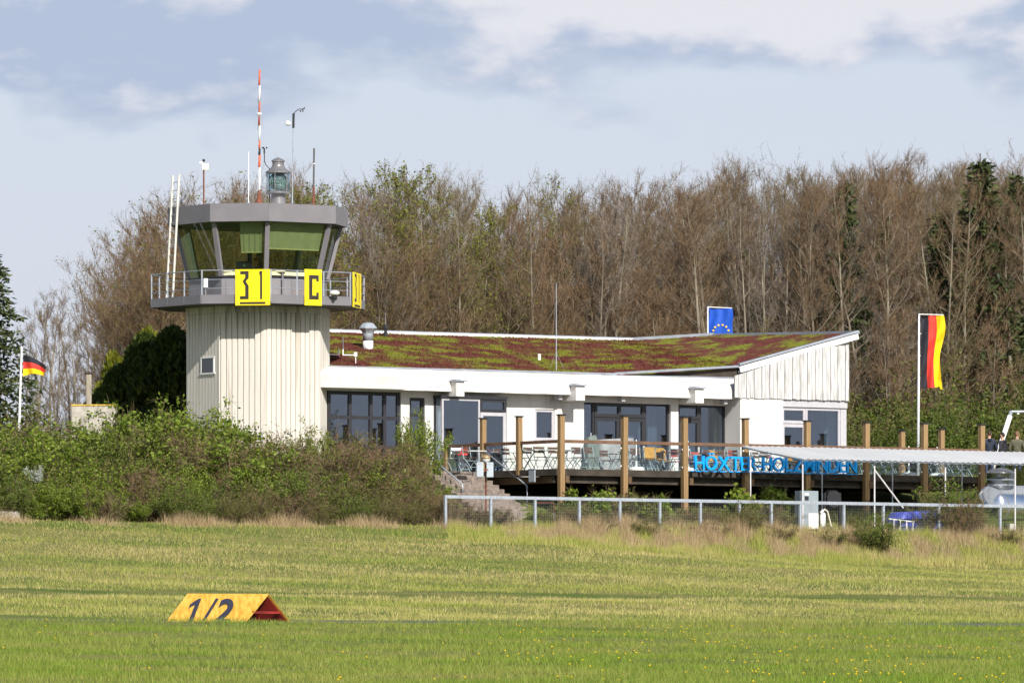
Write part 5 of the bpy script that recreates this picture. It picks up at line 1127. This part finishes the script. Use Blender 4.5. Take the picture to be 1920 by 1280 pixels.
tv('high0', bare_tree(27, 15, .9, .50, 26), barkm, twig_brn, leaf_bud); tv('high1', bare_tree(28, 15, .95, .58, 26), barkm, twig_red, leaf_bud)
tv('bare4', bare_tree(31, 15, 1.0, .3, 26, fork=True), barkm, twig_gry, leaf_bud); tv('bare5', bare_tree(32, 15, 1.2, .25, 30, fork=True), barkm, twig_brn, leaf_bud)
tv('bud0', bare_tree(41, 14, 1.0, .2, 28, leaves=.3, lsize=.10), barkm, twig_brn, leaf_bud); tv('bud1', bare_tree(42, 14, 1.1, .25, 30, leaves=.6, lsize=.11), barkm, twig_brn, leaf_bud)
tv('broad', bare_tree(51, 12, 1.0, .12, 58, leaves=.08, lsize=.09, vase=True, twl=1.15), barkm, twig_red, leaf_bud)
tv('spruce0', spruce(61, 12, 2.2, 1.0), barkd, twig_brn, needle2)
tv('under0', shrub(71, 3.2, 2.6, 18, 6500, .10, .0, 700), barkd, twig_brn, leafmat('leaves_fresh', [(.05, .08, .012), (.09, .13, .018), (.145, .18, .028)], .35)); tv('under1', shrub(72, 3.4, 2.4, 16, 3200, .085, .05, 1200), barkd, twig_brn, leaf_olv)
# ---- the wood behind the clubhouse
def forest_u(px, o): return upx(px, o)
kinds_l = {'bare': 'bare brown tree in the wood behind the clubhouse', 'bud': 'tree with fresh light green buds in the wood behind the clubhouse', 'spruce': 'dark green spruce standing among bare trees of the wood'}
lab2 = {'broad': 'round crowned dense bare tree in the wood behind the clubhouse', 'high0': 'straight long trunked bare tree in the wood behind the clubhouse', 'high1': 'slim high crowned bare tree in the wood behind the clubhouse', 'bare0': 'slender reddish bare tree in the wood behind the clubhouse', 'bare1': 'bare brown tree in the wood behind the clubhouse', 'bare2': 'bare grey twigged tree in the wood behind the clubhouse', 'bare3': 'full reddish bare tree in the wood behind the clubhouse', 'bare4': 'forked bare grey tree in the wood behind the clubhouse', 'bare5': 'forked bare brown tree in the wood behind the clubhouse', 'bud0': 'sparsely budding tree in the wood behind the clubhouse', 'bud1': 'fresh green tree in the wood behind the clubhouse'}
r_ = random.Random(5)
def top_y(px):
    return float(np.interp(px, [300, 400, 480, 560, 640, 720, 800, 860, 960, 1060, 1160, 1240, 1340, 1440, 1540, 1640, 1760, 1860, 1960, 2100], [395, 345, 345, 332, 322, 310, 308, 340, 340, 345, 342, 338, 326, 320, 315, 310, 310, 306, 304, 306]))
back_trees = []
def where_px(px):
    for lim, t in ((470, 'left behind the tower cab'), (620, 'right behind the tower cab'), (760, 'behind the round roof vent'), (900, 'right of the roof vent'), (1030, 'left of the roof antenna'), (1180, 'right of the roof antenna'), (1320, 'just left of the blue flag'), (1450, 'just right of the blue flag'), (1600, 'above the raised roof corner'), (1710, 'left of the flagpole'), (1800, 'behind the hanging flag')):
        if px < lim: return t
    return 'above the swing frame'
for row, o in enumerate((-33, -36.5, -40, -44, -49, -54, -59, -64)):
    px = 400 if row < 2 else 330
    while px < 2080:
        oo = o + r_.uniform(-1.6, 1.6); u = upx(px, oo); p = W(u, oo); z = float(H(u, oo))
        hgt = (ZY(top_y(px) + 10 * math.sin(px * .021) + 8 * math.sin(px * .053 + 1) + r_.uniform(-20, 44) + (14 if row < 2 else 0), p.y) - z)
        key = r_.choice(['bare0', 'bare1', 'bare2', 'bare3', 'bare3', 'bare4', 'bare5', 'bare0'])
        if px < 1000 and r_.random() < (.55 if (620 < px < 740 or 860 < px < 960) else .2): key = r_.choice(('bud0', 'bud1'))
        if px >= 900 and r_.random() < .10: key = 'bud0'
        if px < 1280 and row < 3 and not key.startswith('bud') and r_.random() < .45: key = 'broad'; hgt *= r_.uniform(.62, .95)
        if px > 1230 and row < 4 and r_.random() < .75: key = r_.choice(('high0', 'high1', 'bare4'))
        H0 = TOP[key]
        if key.startswith('bud'): hgt *= r_.uniform(.75, 1.02)
        s = hgt / H0; sx = s * r_.uniform(.85, 1.15)
        if row < 5: plant_thing('woodland_tree', lab2[key].replace('in the wood behind the clubhouse', ('at the wood edge ' if row < 2 else 'deep in the wood ') + where_px(px)), 'tree', TV[key], (p.x, p.y, z - .1), r_.uniform(0, 6.28), (sx, sx, s), 'woodland: ' + lab2[key].split(' in the')[0])
        else: back_trees.append((key, p.x, p.y, z - .1, r_.uniform(0, 6.28), sx, s))
        px += r_.uniform(34, 58) * (1.05 if px < 1200 else .95)
# far rows read as one mass
acc_v, acc_f, acc_r = [], [], []; nv = 0; av, af, ar = [], [], []; nl = 0
for key, x, y, z, rz, sx, s in back_trees:
    c_, s_ = math.cos(rz), math.sin(rz); Rm = np.array([[c_ * sx, -s_ * sx, 0], [s_ * sx, c_ * sx, 0], [0, 0, s]])
    for nm, me in TV[key]:
        if nm == 'twigs':
            V = np.empty(len(me.vertices) * 3, np.float32); me.vertices.foreach_get('co', V); V = V.reshape(-1, 3, 3); V = V[::2]; rr = np.repeat(rng.random(len(V)), 3)
            V = V.reshape(-1, 3) @ Rm.T + np.array([x, y, z]); acc_v.append(V); acc_r.append(rr)
        elif nm == 'trunk':
            V = np.empty(len(me.vertices) * 3, np.float32); me.vertices.foreach_get('co', V); V = V.reshape(-1, 3)[:60] @ Rm.T + np.array([x, y, z]); Fq = np.array([(i * 6 + k, i * 6 + (k + 1) % 6, (i + 1) * 6 + (k + 1) % 6, (i + 1) * 6 + k) for i in range(9) for k in range(6)]); av.append(V); af.append(Fq + nl); nl += 60
fw = thing('far_wood', 'mass of bare trees deep in the wood', 'wood'); fw['kind'] = 'stuff'
V = np.concatenate(acc_v); obj('twigs', npmesh('far_twigs', V, np.arange(len(V)), twig_brn, np.concatenate(acc_r)), None, fw, kind='stuff'); obj('trunks', npmesh('far_trunks', np.concatenate(av), np.concatenate(af), barkm, tri=4), None, fw, kind='stuff')
tv('sap0', bare_tree(85, 7, 1.5, .05, 26, twl=.9, leaves=.12, lsize=.09), barkm, twig_brn, leaf_bud); tv('sap1', bare_tree(86, 7, 1.5, .05, 28, twl=1.0), barkm, twig_red, leaf_bud)
for i in range(52):
    px = 630 + i * 26.5 + r_.uniform(-10, 10); o = -30.5 - r_.uniform(0, 5); u = upx(px, o); p = W(u, o); key = 'sap0' if r_.random() < (.65 if px < 1000 else .3) else 'sap1'; s = r_.uniform(.7, 1.35) * (1.15 if px < 1250 else .85)
    plant_thing('sapling', ('budding sapling ' if key == 'sap0' else 'bare brown sapling ') + where_px(px), 'sapling', TV[key], (p.x, p.y, float(H(u, o))), r_.uniform(0, 6), (s, s, s), 'budding saplings' if key == 'sap0' else 'bare saplings')
# spruces; the deep ones are added to darken the gaps between trunks
for px, o, ty, w, lab in ((1583, -34.8, 345, .95, 'dark green spruce behind the right end of the clubhouse roof'), (1838, -34.6, 305, 1.35, 'broad dark green spruce at the right side of the wood'), (1908, -35.2, 330, 1.1, 'dark spruce at the right edge of the wood'), (1655, -37, 410, 1.1, 'dark spruce deep between the trunks right of the roof'), (1765, -37.5, 400, 1.1, 'dark spruce deep between the trunks near the flagpole'), (1500, -43, 430, 1.2, 'dark spruce deep between the trunks above the roof'), (1390, -45, 470, 1.2, 'dark spruce deep in the wood near the blue flag'), (1560, -50, 430, 1.6, 'spruce added to darken the gaps behind trunks at the raised roof corner'), (1700, -51, 450, 1.6, 'spruce added to darken the gaps behind trunks left of the flagpole'), (1800, -52, 440, 1.6, 'spruce added to darken the gaps behind trunks right of the flagpole'), (1880, -50, 430, 1.6, 'spruce added to darken the gaps behind trunks above the three people'), (1960, -48, 430, 1.5, 'spruce added as dark filling at the right picture edge above the swing frame'), (1300, -52, 490, 1.7, 'spruce added to darken the gaps behind trunks left of the blue flag'), (1200, -53, 510, 1.7, 'spruce added to darken the wood behind the roof valley')):
    u = upx(px, o); p = W(u, o); z = float(H(u, o)); hgt = ZY(ty, p.y) - z; s = hgt / TOP['spruce0']; plant_thing('spruce', lab, 'spruce', TV['spruce0'], (p.x, p.y, z - .1), r_.uniform(0, 6), (s * .85 * w, s * .85 * w, s), 'spruces in the wood')
# undergrowth along the wood edge
for i in range(46):
    px = 620 + i * 32 + r_.uniform(-14, 14); o = -29.5 + r_.uniform(-3, 2.5); u = upx(px, o); p = W(u, o); z = float(H(u, o)); key = 'under0' if (px < 930 and r_.random() < .7) or (px > 1590 and r_.random() < .65) else 'under1'; s = r_.uniform(.85, 1.35) * (1.25 if px < 900 or px > 1560 else 1.0)
    plant_thing('undergrowth_shrub', ('light green undergrowth shrub ' if key == 'under0' else 'olive brown undergrowth shrub ') + where_px(px), 'shrub', TV[key], (p.x, p.y, z), r_.uniform(0, 6), (s, s, s), 'light green wood edge shrubs' if key == 'under0' else 'olive wood edge shrubs')
for px, Yp, s, key in ((1640, 284, .85, 'under0'), (1690, 287, .9, 'under0'), (1745, 289, 1.15, 'under0'), (1790, 286, 1.1, 'under0'), (1830, 291, 1.2, 'under0'), (1872, 296, 1.35, 'under1'), (1915, 290, 1.35, 'under0'), (1950, 288, 1.3, 'under1'), (1615, 292, 1.2, 'under1'), (1700, 294, 1.5, 'under1'), (1770, 297, 1.6, 'under1')):
    X_ = XY(px, Yp); plant_thing('garden_shrub', 'leafy light green shrub behind the right end of the terrace' if key == 'under0' else 'brownish shrub behind the right end of the terrace', 'shrub', TV[key], (X_, Yp, float(Hxy(X_, Yp))), r_.uniform(0, 6), (s, s, s), 'shrubs right of the clubhouse' if key == 'under0' else 'brownish shrubs right of the clubhouse')
# left side trees
def at_tree(name, lab, cat, key, px, Yp, ty, H0, wx=1.0, group=None):
    X_ = XY(px, Yp); z = float(Hxy(X_, Yp)); s = (ZY(ty, Yp) - z) / TOP[key]; return plant_thing(name, lab, cat, TV[key], (X_, Yp, z - .1), r_.uniform(0, 6), (s * wx, s * wx, s), group)
at_tree('broad_tree', 'broad bushy tree with budding twigs left of the tower', 'tree', 'broad', 318, 287, 385, 12, 1.05); at_tree('broad_tree', 'lower bushy tree left of the broad budding tree', 'tree', 'broad', 268, 290, 452, 12, 1.0); at_tree('broad_tree', 'bushy bare tree just behind the tower', 'tree', 'broad', 395, 292, 330, 12, 1.3); at_tree('broad_tree', 'small budding tree at the foot of the left wood edge', 'tree', 'broad', 240, 284, 545, 12, 1.05)
for _px, _Y, _t, _l in ((285, 283, 470, 'rounded twiggy tree above the dark evergreens'), (335, 281, 455, 'twiggy tree touching the tower railing'), (262, 287, 500, 'low rounded twiggy tree at the left wood edge'), (228, 292, 560, 'outermost twiggy tree of the left wood edge'), (300, 296, 400, 'tall twiggy tree behind the ladder')): at_tree('twiggy_tree', _l, 'tree', 'broad', _px, _Y, _t, 12, 1.15)
at_tree('broad_tree', 'bushy tree close behind the tower cab', 'tree', 'broad', 350, 299, 335, 12, 1.3)
tv('thin0', bare_tree(81, 11, .8, .12, 22, twl=.9), barkm, twig_gry, leaf_bud); tv('thin1', bare_tree(82, 11, .8, .1, 22, twl=.9, leaves=.03), barkm, twig_red, leaf_bud)
for i, (px, ty, Yp) in enumerate(((62, 545, 322), (88, 530, 318), (112, 560, 325), (138, 540, 320), (160, 570, 318), (182, 552, 326), (205, 565, 321), (44, 560, 330), (126, 585, 312), (168, 600, 313), (228, 540, 322), (75, 600, 312), (100, 590, 308), (148, 612, 307), (196, 615, 309))): at_tree('thin_tree', 'thin bare grey tree against the sky at the far left' if i % 2 else 'thin bare reddish tree against the sky at the far left', 'tree', 'thin%d' % ((i + 1) % 2), px, Yp, ty, 11, 1.0, 'thin grey trees at far left' if i % 2 else 'thin reddish trees at far left')
tv('spruce1', spruce(63, 11, 2.6, 1.1), barkd, twig_brn, needle2); at_tree('spruce', 'large green spruce cut by the left edge of the picture', 'spruce', 'spruce1', -12, 284, 474, 11, 1.15)
tv('thuja0', thuja(91), barkd, twig_brn, thujam); tv('thuja1', thuja(92, 4., .9, 2600), barkd, twig_brn, thuja_lit)
for px, Yp, ty, w, lab in ((322, 267.5, 608, 1.35, 'dark evergreen hedge tree touching the left wall of the tower'), (272, 268.5, 622, 1.45, 'dark evergreen hedge tree left of the tower'), (226, 268.0, 680, 1.6, 'lower dark evergreen at the left end of the dark hedge')): at_tree('evergreen_tree', lab, 'tree', 'thuja0', px, Yp, ty, 6, w)
for px, Yp, ty, lab in ((214, 270.5, 655, 'sunlit hedge part coloured yellow green at the left end of the dark evergreens'), (276, 277, 612, 'sunlit hedge part coloured yellow peeping over the dark evergreens'), (190, 269, 712, 'small sunlit hedge part coloured golden left of the dark evergreens')): at_tree('sunlit_hedge_part', lab, 'conifer', 'thuja1', px, Yp, ty, 4, .8)  # sunlit parts of the dark hedge, built as separate yellow plants
# ---- shrub bank
SV = []
tv('sh0', shrub(101, 2.5, 1.7, 20, 4600, .075, .22, 1100), barkd, twig_brn, leaf_grn); tv('sh1', shrub(102, 2.4, 1.8, 20, 3000, .07, .35, 1800), barkd, twig_brn, leaf_olv); tv('sh2', shrub(103, 2.2, 1.7, 22, 1000, .06, .3, 2800), barkd, twig_red, leaf_olv); tv('sh3', shrub(104, 2.4, 1.6, 14, 4600, .085, .1, 700), barkd, twig_brn, leaf_brt); tv('sh4', shrub(105, 1.7, 1.5, 20, 600, .06, .3, 2600, arch=.6), barkd, twig_brn, leaf_dry)
labs = {'sh0': ('dense green shrub on the bank below the tower', 'dense green bank shrubs'), 'sh1': ('olive green shrub on the bank below the tower', 'olive bank shrubs'), 'sh2': ('half bare brown shrub on the bank below the tower', 'half bare bank shrubs'), 'sh3': ('bright green leafy shrub on the bank below the tower', 'bright green bank shrubs'), 'sh4': ('low dry bramble on the bank below the tower', 'dry brambles on the bank')}
def bank_top(px): return float(np.interp(px, [-60, 0, 60, 130, 215, 260, 300, 345, 400, 440, 520, 600, 680, 750, 790, 835, 935], [738, 742, 748, 762, 770, 748, 732, 742, 785, 806, 806, 802, 800, 806, 835, 890, 935]))
def bank_place(px, row):
    t = 'below the leaning flagpole' if px < 110 else 'below the concrete block' if px < 225 else 'below the dark evergreens' if px < 345 else 'below the left face of the tower' if px < 480 else 'below the right face of the tower' if px < 610 else 'below the dark window' if px < 740 else 'beside the stairs'
    return ('low on the bank ' if row < 2 else 'halfway up ' if row < 4 else 'high up ') + t
def place_shrub(px, o, key, hgt=None, s=1.0, wx=1.0, lab=None, grp=None, name='bank_shrub'):
    u = upx(px, o); p = W(u, o); z = float(H(u, o)); H0 = TOP[key]
    if hgt is not None: s = max(.35, min(1.6, hgt / H0))
    return plant_thing(name, lab or labs[key][0], 'shrub', TV[key], (p.x, p.y, z), r_.uniform(0, 6.28), (s * wx, s * wx, s), grp if lab else labs[key][1])
for row, o in enumerate((12.2, 10.8, 9.2, 7.4, 5.4, 3.2)):
    px = -70 + row * 9
    while px < (945, 880, 822, 800, 792, 785)[row]:
        oo = o + r_.uniform(-.6, .6); u = upx(px, oo); p = W(u, oo); z = float(H(u, oo)); lim = ZY(bank_top(px), p.y) - z
        hg = min(lim * r_.uniform(.62, 1.06), (1.3, 1.8, 2.2, 2.6, 3.0, 3.1)[row] * r_.uniform(.6, 1.12))
        if hg > .45 and not (px > 800 and row > 3):
            if row == 0: key = r_.choice(('sh4', 'sh2', 'sh1', 'sh0') if px > 380 else ('sh1', 'sh0', 'sh0', 'sh3', 'sh0', 'sh4'))
            elif row >= 4: key = r_.choice(('sh0', 'sh3', 'sh1', 'sh3', 'sh2') if px < 420 else ('sh2', 'sh2', 'sh1', 'sh2', 'sh3'))
            else: key = r_.choice(('sh0', 'sh0', 'sh1', 'sh3', 'sh3', 'sh2') if px < 420 else ('sh1', 'sh3', 'sh2', 'sh1', 'sh2', 'sh0'))
            place_shrub(px, oo, key, hg, wx=r_.uniform(1.0, 1.25) if px < 760 else .85, lab=labs[key][0].replace('on the bank below the tower', bank_place(px, row)), grp=labs[key][1])
        px += r_.uniform(44, 66)
# taller single sprays
place_shrub(790, 2.6, 'sh3', 2.9, wx=.55, lab='tall bright green shrub in front of the narrow door left of the glass bay', grp=None, name='tall_shrub'); place_shrub(762, 2.3, 'sh3', 2.75, wx=.3, lab='upright green spray before the dark window beside the tower', name='tall_shrub'); place_shrub(590, 3.6, 'sh3', 2.6, wx=.5, lab='loose green spray against the right corner of the tower', name='tall_shrub'); place_shrub(392, 4.2, 'sh3', 3.2, wx=.8, lab='bright green shrub against the ribbed left face of the tower', name='tall_shrub')
for _px, _o, _h, _w, _l in ((262, 6.2, 3.3, 1.0, 'large fresh green bush below the middle of the dark evergreens'), (305, 5.6, 3.55, 1.05, 'tallest fresh green bush of the bank just left of the tower'), (350, 5.2, 3.3, 1.0, 'fresh green bush overlapping the left corner of the tower'), (15, 9.0, 3.0, 1.1, 'fresh green bush at the left picture edge below the spruce'), (330, 11.2, 1.7, 1.0, 'bright yellow green bush low on the bank left of the tower'), (690, 8.6, 1.9, 1.2, 'fresh green bush on the bank below the dark window')):
    place_shrub(_px, _o, 'sh3', _h, wx=_w, lab=_l, name='tall_shrub')
tv('white', shrub(110, 1.5, 1.0, 10, 1200, .07, .3, 300), barkd, twig_brn, leafmat('white_blossom', [(.35, .42, .36), (.50, .55, .48), (.62, .65, .58)], .2))
u_ = upx(68, 11.6); p = W(u_, 11.6); plant_thing('blossom_shrub', 'small shrub with pale blossoms at the left of the bank', 'shrub', TV['white'], (p.x, p.y, float(H(u_, 11.6)) + 1.25), 0, (.4, .4, .5))
# shrubs and ivy around the terrace and the fence
tv('ivy', shrub(120, 1.2, 1.2, 14, 1500, .12, .0, 300, arch=.8), barkd, twig_brn, leaf_brt); tv('ivyd', shrub(121, 1.2, 1.3, 16, 900, .10, .0, 1200, arch=.9), barkd, twig_brn, leaf_olv)
def ivy(px, o, key, s, lab): u = upx(px, o); p = W(u, o); plant_thing('ivy_clump', lab, 'plant', TV[key], (p.x, p.y, float(H(u, o)) - .05), r_.uniform(0, 6), (s, s, s))
ivy(1095, 8.3, 'ivy', 1.1, 'glossy green climber under the terrace next to the corner post'); ivy(1135, 8.1, 'ivyd', 1.1, 'brown green creeper heap under the terrace left of the second front post'); ivy(1200, 8.2, 'ivyd', 1.1, 'brown green creeper heap under the terrace right of the second front post'); ivy(1225, 8.4, 'ivy', .95, 'green climber reaching the terrace edge before the white parasol stand'); ivy(1330, 8.3, 'ivyd', .6, 'low creeper below the first blue letters'); ivy(1428, 8.6, 'ivy', 1.4, 'large glossy green climber under the hyphen of the blue letters'); ivy(1465, 8.5, 'ivy', 1.25, 'glossy green climber under the letters HOL'); ivy(1290, 8.5, 'ivyd', .6, 'creeper at the foot of the third front post'); ivy(1010, 7.0, 'ivy', .5, 'small green plant beside the stairs under the terrace')
ivy(940, 7.4, 'ivyd', .6, 'brownish creeper on the lower stairs')
for i, px in enumerate(range(1060, 1500, 42)): place_shrub(px + r_.uniform(-8, 8), 10.6 + r_.uniform(-.6, .6), r_.choice(('sh4', 'sh1', 'sh2')), r_.uniform(.5, .95), wx=1.5, lab='low scrub behind the wire fence below the terrace', grp='low scrub behind the fence', name='fence_scrub')
for px, o, key, hg, wx, lab in ((1400, 13.6, 'sh1', 1.25, 1.0, 'olive shrub growing through the fence in front of the blue letters'), (1430, 12.4, 'sh2', 1.1, 1.0, 'brown twiggy shrub behind the fence left of the fuel pump'), (1470, 12.3, 'sh1', .9, 1.0, 'olive shrub directly left of the fuel pump'), (1648, 15.9, 'sh0', 1.5, 1.1, 'round dark green shrub on the grass bank below the blue tarpaulin'), (1622, 15.0, 'sh4', .8, .9, 'dry bramble at the left foot of the round bank shrub'), (1775, 12.2, 'sh0', 2.1, 1.05, 'tall olive shrub at the fence between blue tarpaulin and fuel tank'), (1800, 13.7, 'sh2', 1.7, .8, 'twiggy brown shrub in front of the fence left of the fuel tank'), (1740, 12.6, 'sh1', 1.5, .7, 'olive shrub partly covering the blue tarpaulin'), (1610, 13.2, 'sh1', .8, .9, 'small olive shrub at the fence right of the fuel pump'), (872, 11.6, 'sh2', 1.0, 1.2, 'brown twiggy shrub behind the left end of the fence'), (905, 12.0, 'sh4', .7, 1.2, 'dry bramble behind the second fence post'), (1030, 11.4, 'sh1', .8, 1.2, 'olive scrub behind the fence below the terrace corner post'), (1062, 10.2, 'sh0', .9, 1.0, 'green shrub at the foot of the terrace corner post'), (1120, 14.2, 'sh4', .6, 1.5, 'dry bramble in front of the fence below the second front post'), (1330, 14.4, 'sh4', .65, 1.6, 'dry bramble in front of the fence below the first blue letters'), (1210, 14.8, 'sh1', .5, 1.4, 'low olive bush on the grass bank before the fence'), (1465, 14.6, 'sh4', .6, 1.6, 'dry bramble on the bank left of the fuel pump'), (1560, 15.2, 'sh1', .55, 1.5, 'low olive bush on the bank right of the fuel pump'), (1890, 14.6, 'sh4', .6, 1.6, 'dry bramble on the bank below the fuel tank'), (1830, 12.2, 'sh1', 1.2, .6, 'small shrub just left of the fuel tank end')): place_shrub(px, o, key, hg, wx=wx, lab=lab, name='fence_shrub')
# ---- hedge bank below the right end of the terrace
hb_ = []; r2 = np.random.default_rng(4); n = 16000; px = r2.uniform(1590, 1990, n); o = r2.uniform(8.3, 9.6, n)
def carpet(name, label, cat, px, o, hgt, w, material, lean=.5, kind='stuff', obj_name=None):
    k_ = (px - 960) / F_PX; x0, y0 = F0[0] + o * SA, F0[1] - o * CA; u = (k_ * y0 - x0) / (CA - k_ * SA); X_ = F0[0] + u * CA + o * SA; Y_ = F0[1] + u * SA - o * CA
    P_ = np.stack([X_, Y_, H(u, o) - .02], 1); me = blades(name, P_, hgt, np.full(len(px), lean) * rng.random(len(px)), w, rng.random(len(px)), material); ob_ = obj(name, me, None); tag(ob_, label, cat, kind=kind); return ob_
g_near = leafmat('grass_near', [(.11, .20, .016), (.185, .285, .026), (.285, .36, .048)], .35, .6, ([(.195, .24, .04), (.285, .315, .065), (.41, .38, .11)], .22, (1, 2.2, 1)))
g_far = leafmat('grass_far', [(.31, .31, .07), (.50, .44, .15), (.70, .57, .27)], .3, .7, ([(.22, .28, .045), (.34, .37, .075), (.48, .46, .12)], .09, (1, 3.0, 1)))
g_dry = leafmat('grass_dry', [(.30, .21, .11), (.46, .34, .19), (.60, .47, .28)], .3, .8)
g_strip = leafmat('grass_lush_strip', [(.06, .115, .018), (.095, .15, .024), (.14, .19, .035)], .3, .7)
def sample(n, y0, y1, px0=-260, px1=2180, pw=1.0):
    Y = y0 + (y1 - y0) * rng.random(n) ** pw; px = rng.uniform(px0, px1, n); X_ = (px - 960) / F_PX * Y; dx, dy = X_ - F0[0], Y - F0[1]; return dx * CA + dy * SA, dx * SA - dy * CA, X_, Y, px
def field(name, label, n, y0, y1, h0, h1, w, material, lean, cond=None, hfun=None):
    u, o, X_, Y, px = sample(n, y0, y1); k_ = np.ones(n, bool) if cond is None else cond(u, o, px); u, o, X_, Y, px = u[k_], o[k_], X_[k_], Y[k_], px[k_]; n = len(u)
    hh = rng.uniform(h0, h1, n); 
    if hfun is not None: hh = hh * hfun(u, o, px)
    me = blades(name, np.stack([X_, Y, H(u, o) - .01], 1), hh, lean * rng.random(n), np.full(n, w) * rng.uniform(.7, 1.3, n), rng.random(n), material); ob_ = obj(name, me, None); tag(ob_, label, 'grass', kind='stuff'); return ob_
def clump(u, o, *a): return .78 + .35 * np.clip(np.sin(u * 3.1 + np.sin(o * 1.7)) * np.sin(o * 2.3 + np.sin(u * 1.3)), -.3, 1) + .25 * np.clip(np.sin(u * .7 + 1) * np.sin(o * .45), -.5, 1)
offrw = lambda u, o, px: (o > 96.2)
field('meadow_grass', 'bright green meadow grass of the foreground', 330000, 70, 152, .06, .14, .011, g_near, .8, offrw, lambda u, o, px: (1 + .8 * sm(850, 1350, px) * (o < 101)) * clump(u, o))
field('field_grass', 'yellowish green grass between runway and bank', 300000, 172, 250, .06, .17, .014, g_far, .8, lambda u, o, px: (o < 71) & (o > 12.6) & ~((o > 50.3) & (o < 53.2)), clump)
field('lush_strip', 'darker green mown strip across the field', 42000, 180, 222, .05, .12, .014, g_strip, .8, lambda u, o, px: (o > 50.0) & (o < 53.5))
field('straw_stalks', 'pale straw stalks scattered over the far field', 26000, 174, 250, .14, .32, .009, g_dry, .5, lambda u, o, px: (o < 70) & (o > 13) & (np.sin(o * .35 + u * .02) + np.sin(u * .05 + o * .11) > .1))
def dens(u, o): return np.clip(.5 + .55 * np.sin(u * 1.9 + 1.3 + .8 * o) * np.sin(u * .77 - o * 1.1) + .35 * np.sin(u * 4.3 + o * 2.9) * np.sin(u * .5), .04, 1)
def fringe(name, label, n, px0, px1, o0, o1, h0, h1, w, material, lean, keep):
    px = rng.uniform(px0, px1, n); o = rng.uniform(o0, o1, n); k_ = (px - 960) / F_PX; x0, y0 = F0[0] + o * SA, F0[1] - o * CA; u = (k_ * y0 - x0) / (CA - k_ * SA)
    q = keep(u, o, px); ok = rng.random(n) < q; px, o, u, q = px[ok], o[ok], u[ok], q[ok]; n = len(px); X_ = F0[0] + u * CA + o * SA; Y_ = F0[1] + u * SA - o * CA
    me = blades(name, np.stack([X_, Y_, H(u, o) - .02], 1), rng.uniform(h0, h1, n) * (.45 + .7 * q), lean * rng.random(n), w * rng.uniform(.7, 1.4, n), rng.random(n), material); tag(obj(name, me, None), label, 'grass', kind='stuff')
fringe('bank_dry_grass', 'tall dry tan grass along the bank in front of the fence', 150000, 925, 2150, 12.8, 18.0, .2, .75, .012, g_dry, .6, lambda u, o, px: dens(u, o) * np.interp(px, [925, 980, 1060, 1330, 1550, 2150], [.15, .5, 1, 1, .62, .55]) * np.interp(o, [12.8, 15.5, 17, 18], [1, .9, .6, .15]))
fringe('bank_green_grass', 'green grass growing between the dry bank grass', 70000, 840, 2150, 12.6, 20, .1, .40, .016, g_far, .7, lambda u, o, px: 1.05 - .7 * dens(u, o))
fringe('bank_dry_fringe', 'dry grass fringe at the foot of the shrub bank', 34000, -200, 960, 12.4, 14.6, .12, .62, .011, g_dry, .8, lambda u, o, px: np.clip(np.sin(u * 1.7) * .45 + .2 + .2 * (px > 260) + .2 * np.sin(u * .43), 0, 1) * np.interp(o, [12.4, 13.4, 14.6], [1, 1, .2]))
field('plateau_grass', 'grass on the raised ground right of the terrace', 26000, 256, 275, .08, .28, .016, g_far, .8, lambda u, o, px: (o < 12.5) & (o > -1) & (px > 1480) & ((o > 8.0) | (u > UD1 + .4)))
field('hedge_bank', 'olive green ground cover below the right end of the terrace', 60000, 252, 272, .25, .75, .05, leaf_olv, .8, lambda u, o, px: (o < 9.9) & (o > 7.9) & (px > 1575) & (px < 1960))
# dandelions
n = 760; u, o, X_, Y, px = sample(n, 82, 145); k_ = (o > 99) & (rng.random(n) < np.clip((.12 + .9 * sm(700, 1250, px)) * (.3 + 1.2 * np.clip(np.sin(u * .9) * np.sin(o * .33 + u * .2) + .35, 0, 1)), 0, 1)); X_, Y, u, o = X_[k_], Y[k_], u[k_], o[k_]; n = len(X_)
dm = MB()
for i in range(n):
    z = float(H(u[i], o[i])) + random.uniform(.07, .125); rr = random.uniform(.013, .024); dm.add([(X_[i] + rr * math.cos(k * 1.047), Y[i] + rr * math.sin(k * 1.047), z + .004 * (k % 2)) for k in range(6)] + [(X_[i], Y[i] - .004, z + .014), (X_[i], Y[i], z - .014)], [(k, (k + 1) % 6, 6) for k in range(6)] + [((k + 1) % 6, k, 7) for k in range(6)])
tag(obj('dandelions', dm, mat('dandelion_yellow', (.80, .55, .0), .7, .1, 4)), 'yellow dandelion heads scattered through the foreground meadow', 'flowers', kind='stuff')
# grass on the roof valley
nq = 24000; s = rng.random(nq); tq = rng.random(nq); uu = np.where(rng.random(nq) < .25, pFC[0] + (pBV[0] - pFC[0]) * tq + rng.normal(0, .5, nq), .6 + (pFC[0] - .6) * s); ov = pFL[1] - .15 + (pBL[1] - pFL[1] + .3) * tq
zq = np.array([roofz(a_, b_) for a_, b_ in zip(uu, ov)]); ok = uu < pFC[0] + (pBV[0] - pFC[0]) * tq; uu, ov, zq = uu[ok], ov[ok], zq[ok]
rt = obj('roof_tufts', blades('roof_tufts', np.stack([uu, -ov, zq], 1), rng.uniform(.03, .11, len(uu)), rng.random(len(uu)), np.full(len(uu), .05), rng.random(len(uu)), sm_), None, rf, kind='stuff')
for c_ in ('slope',): pass
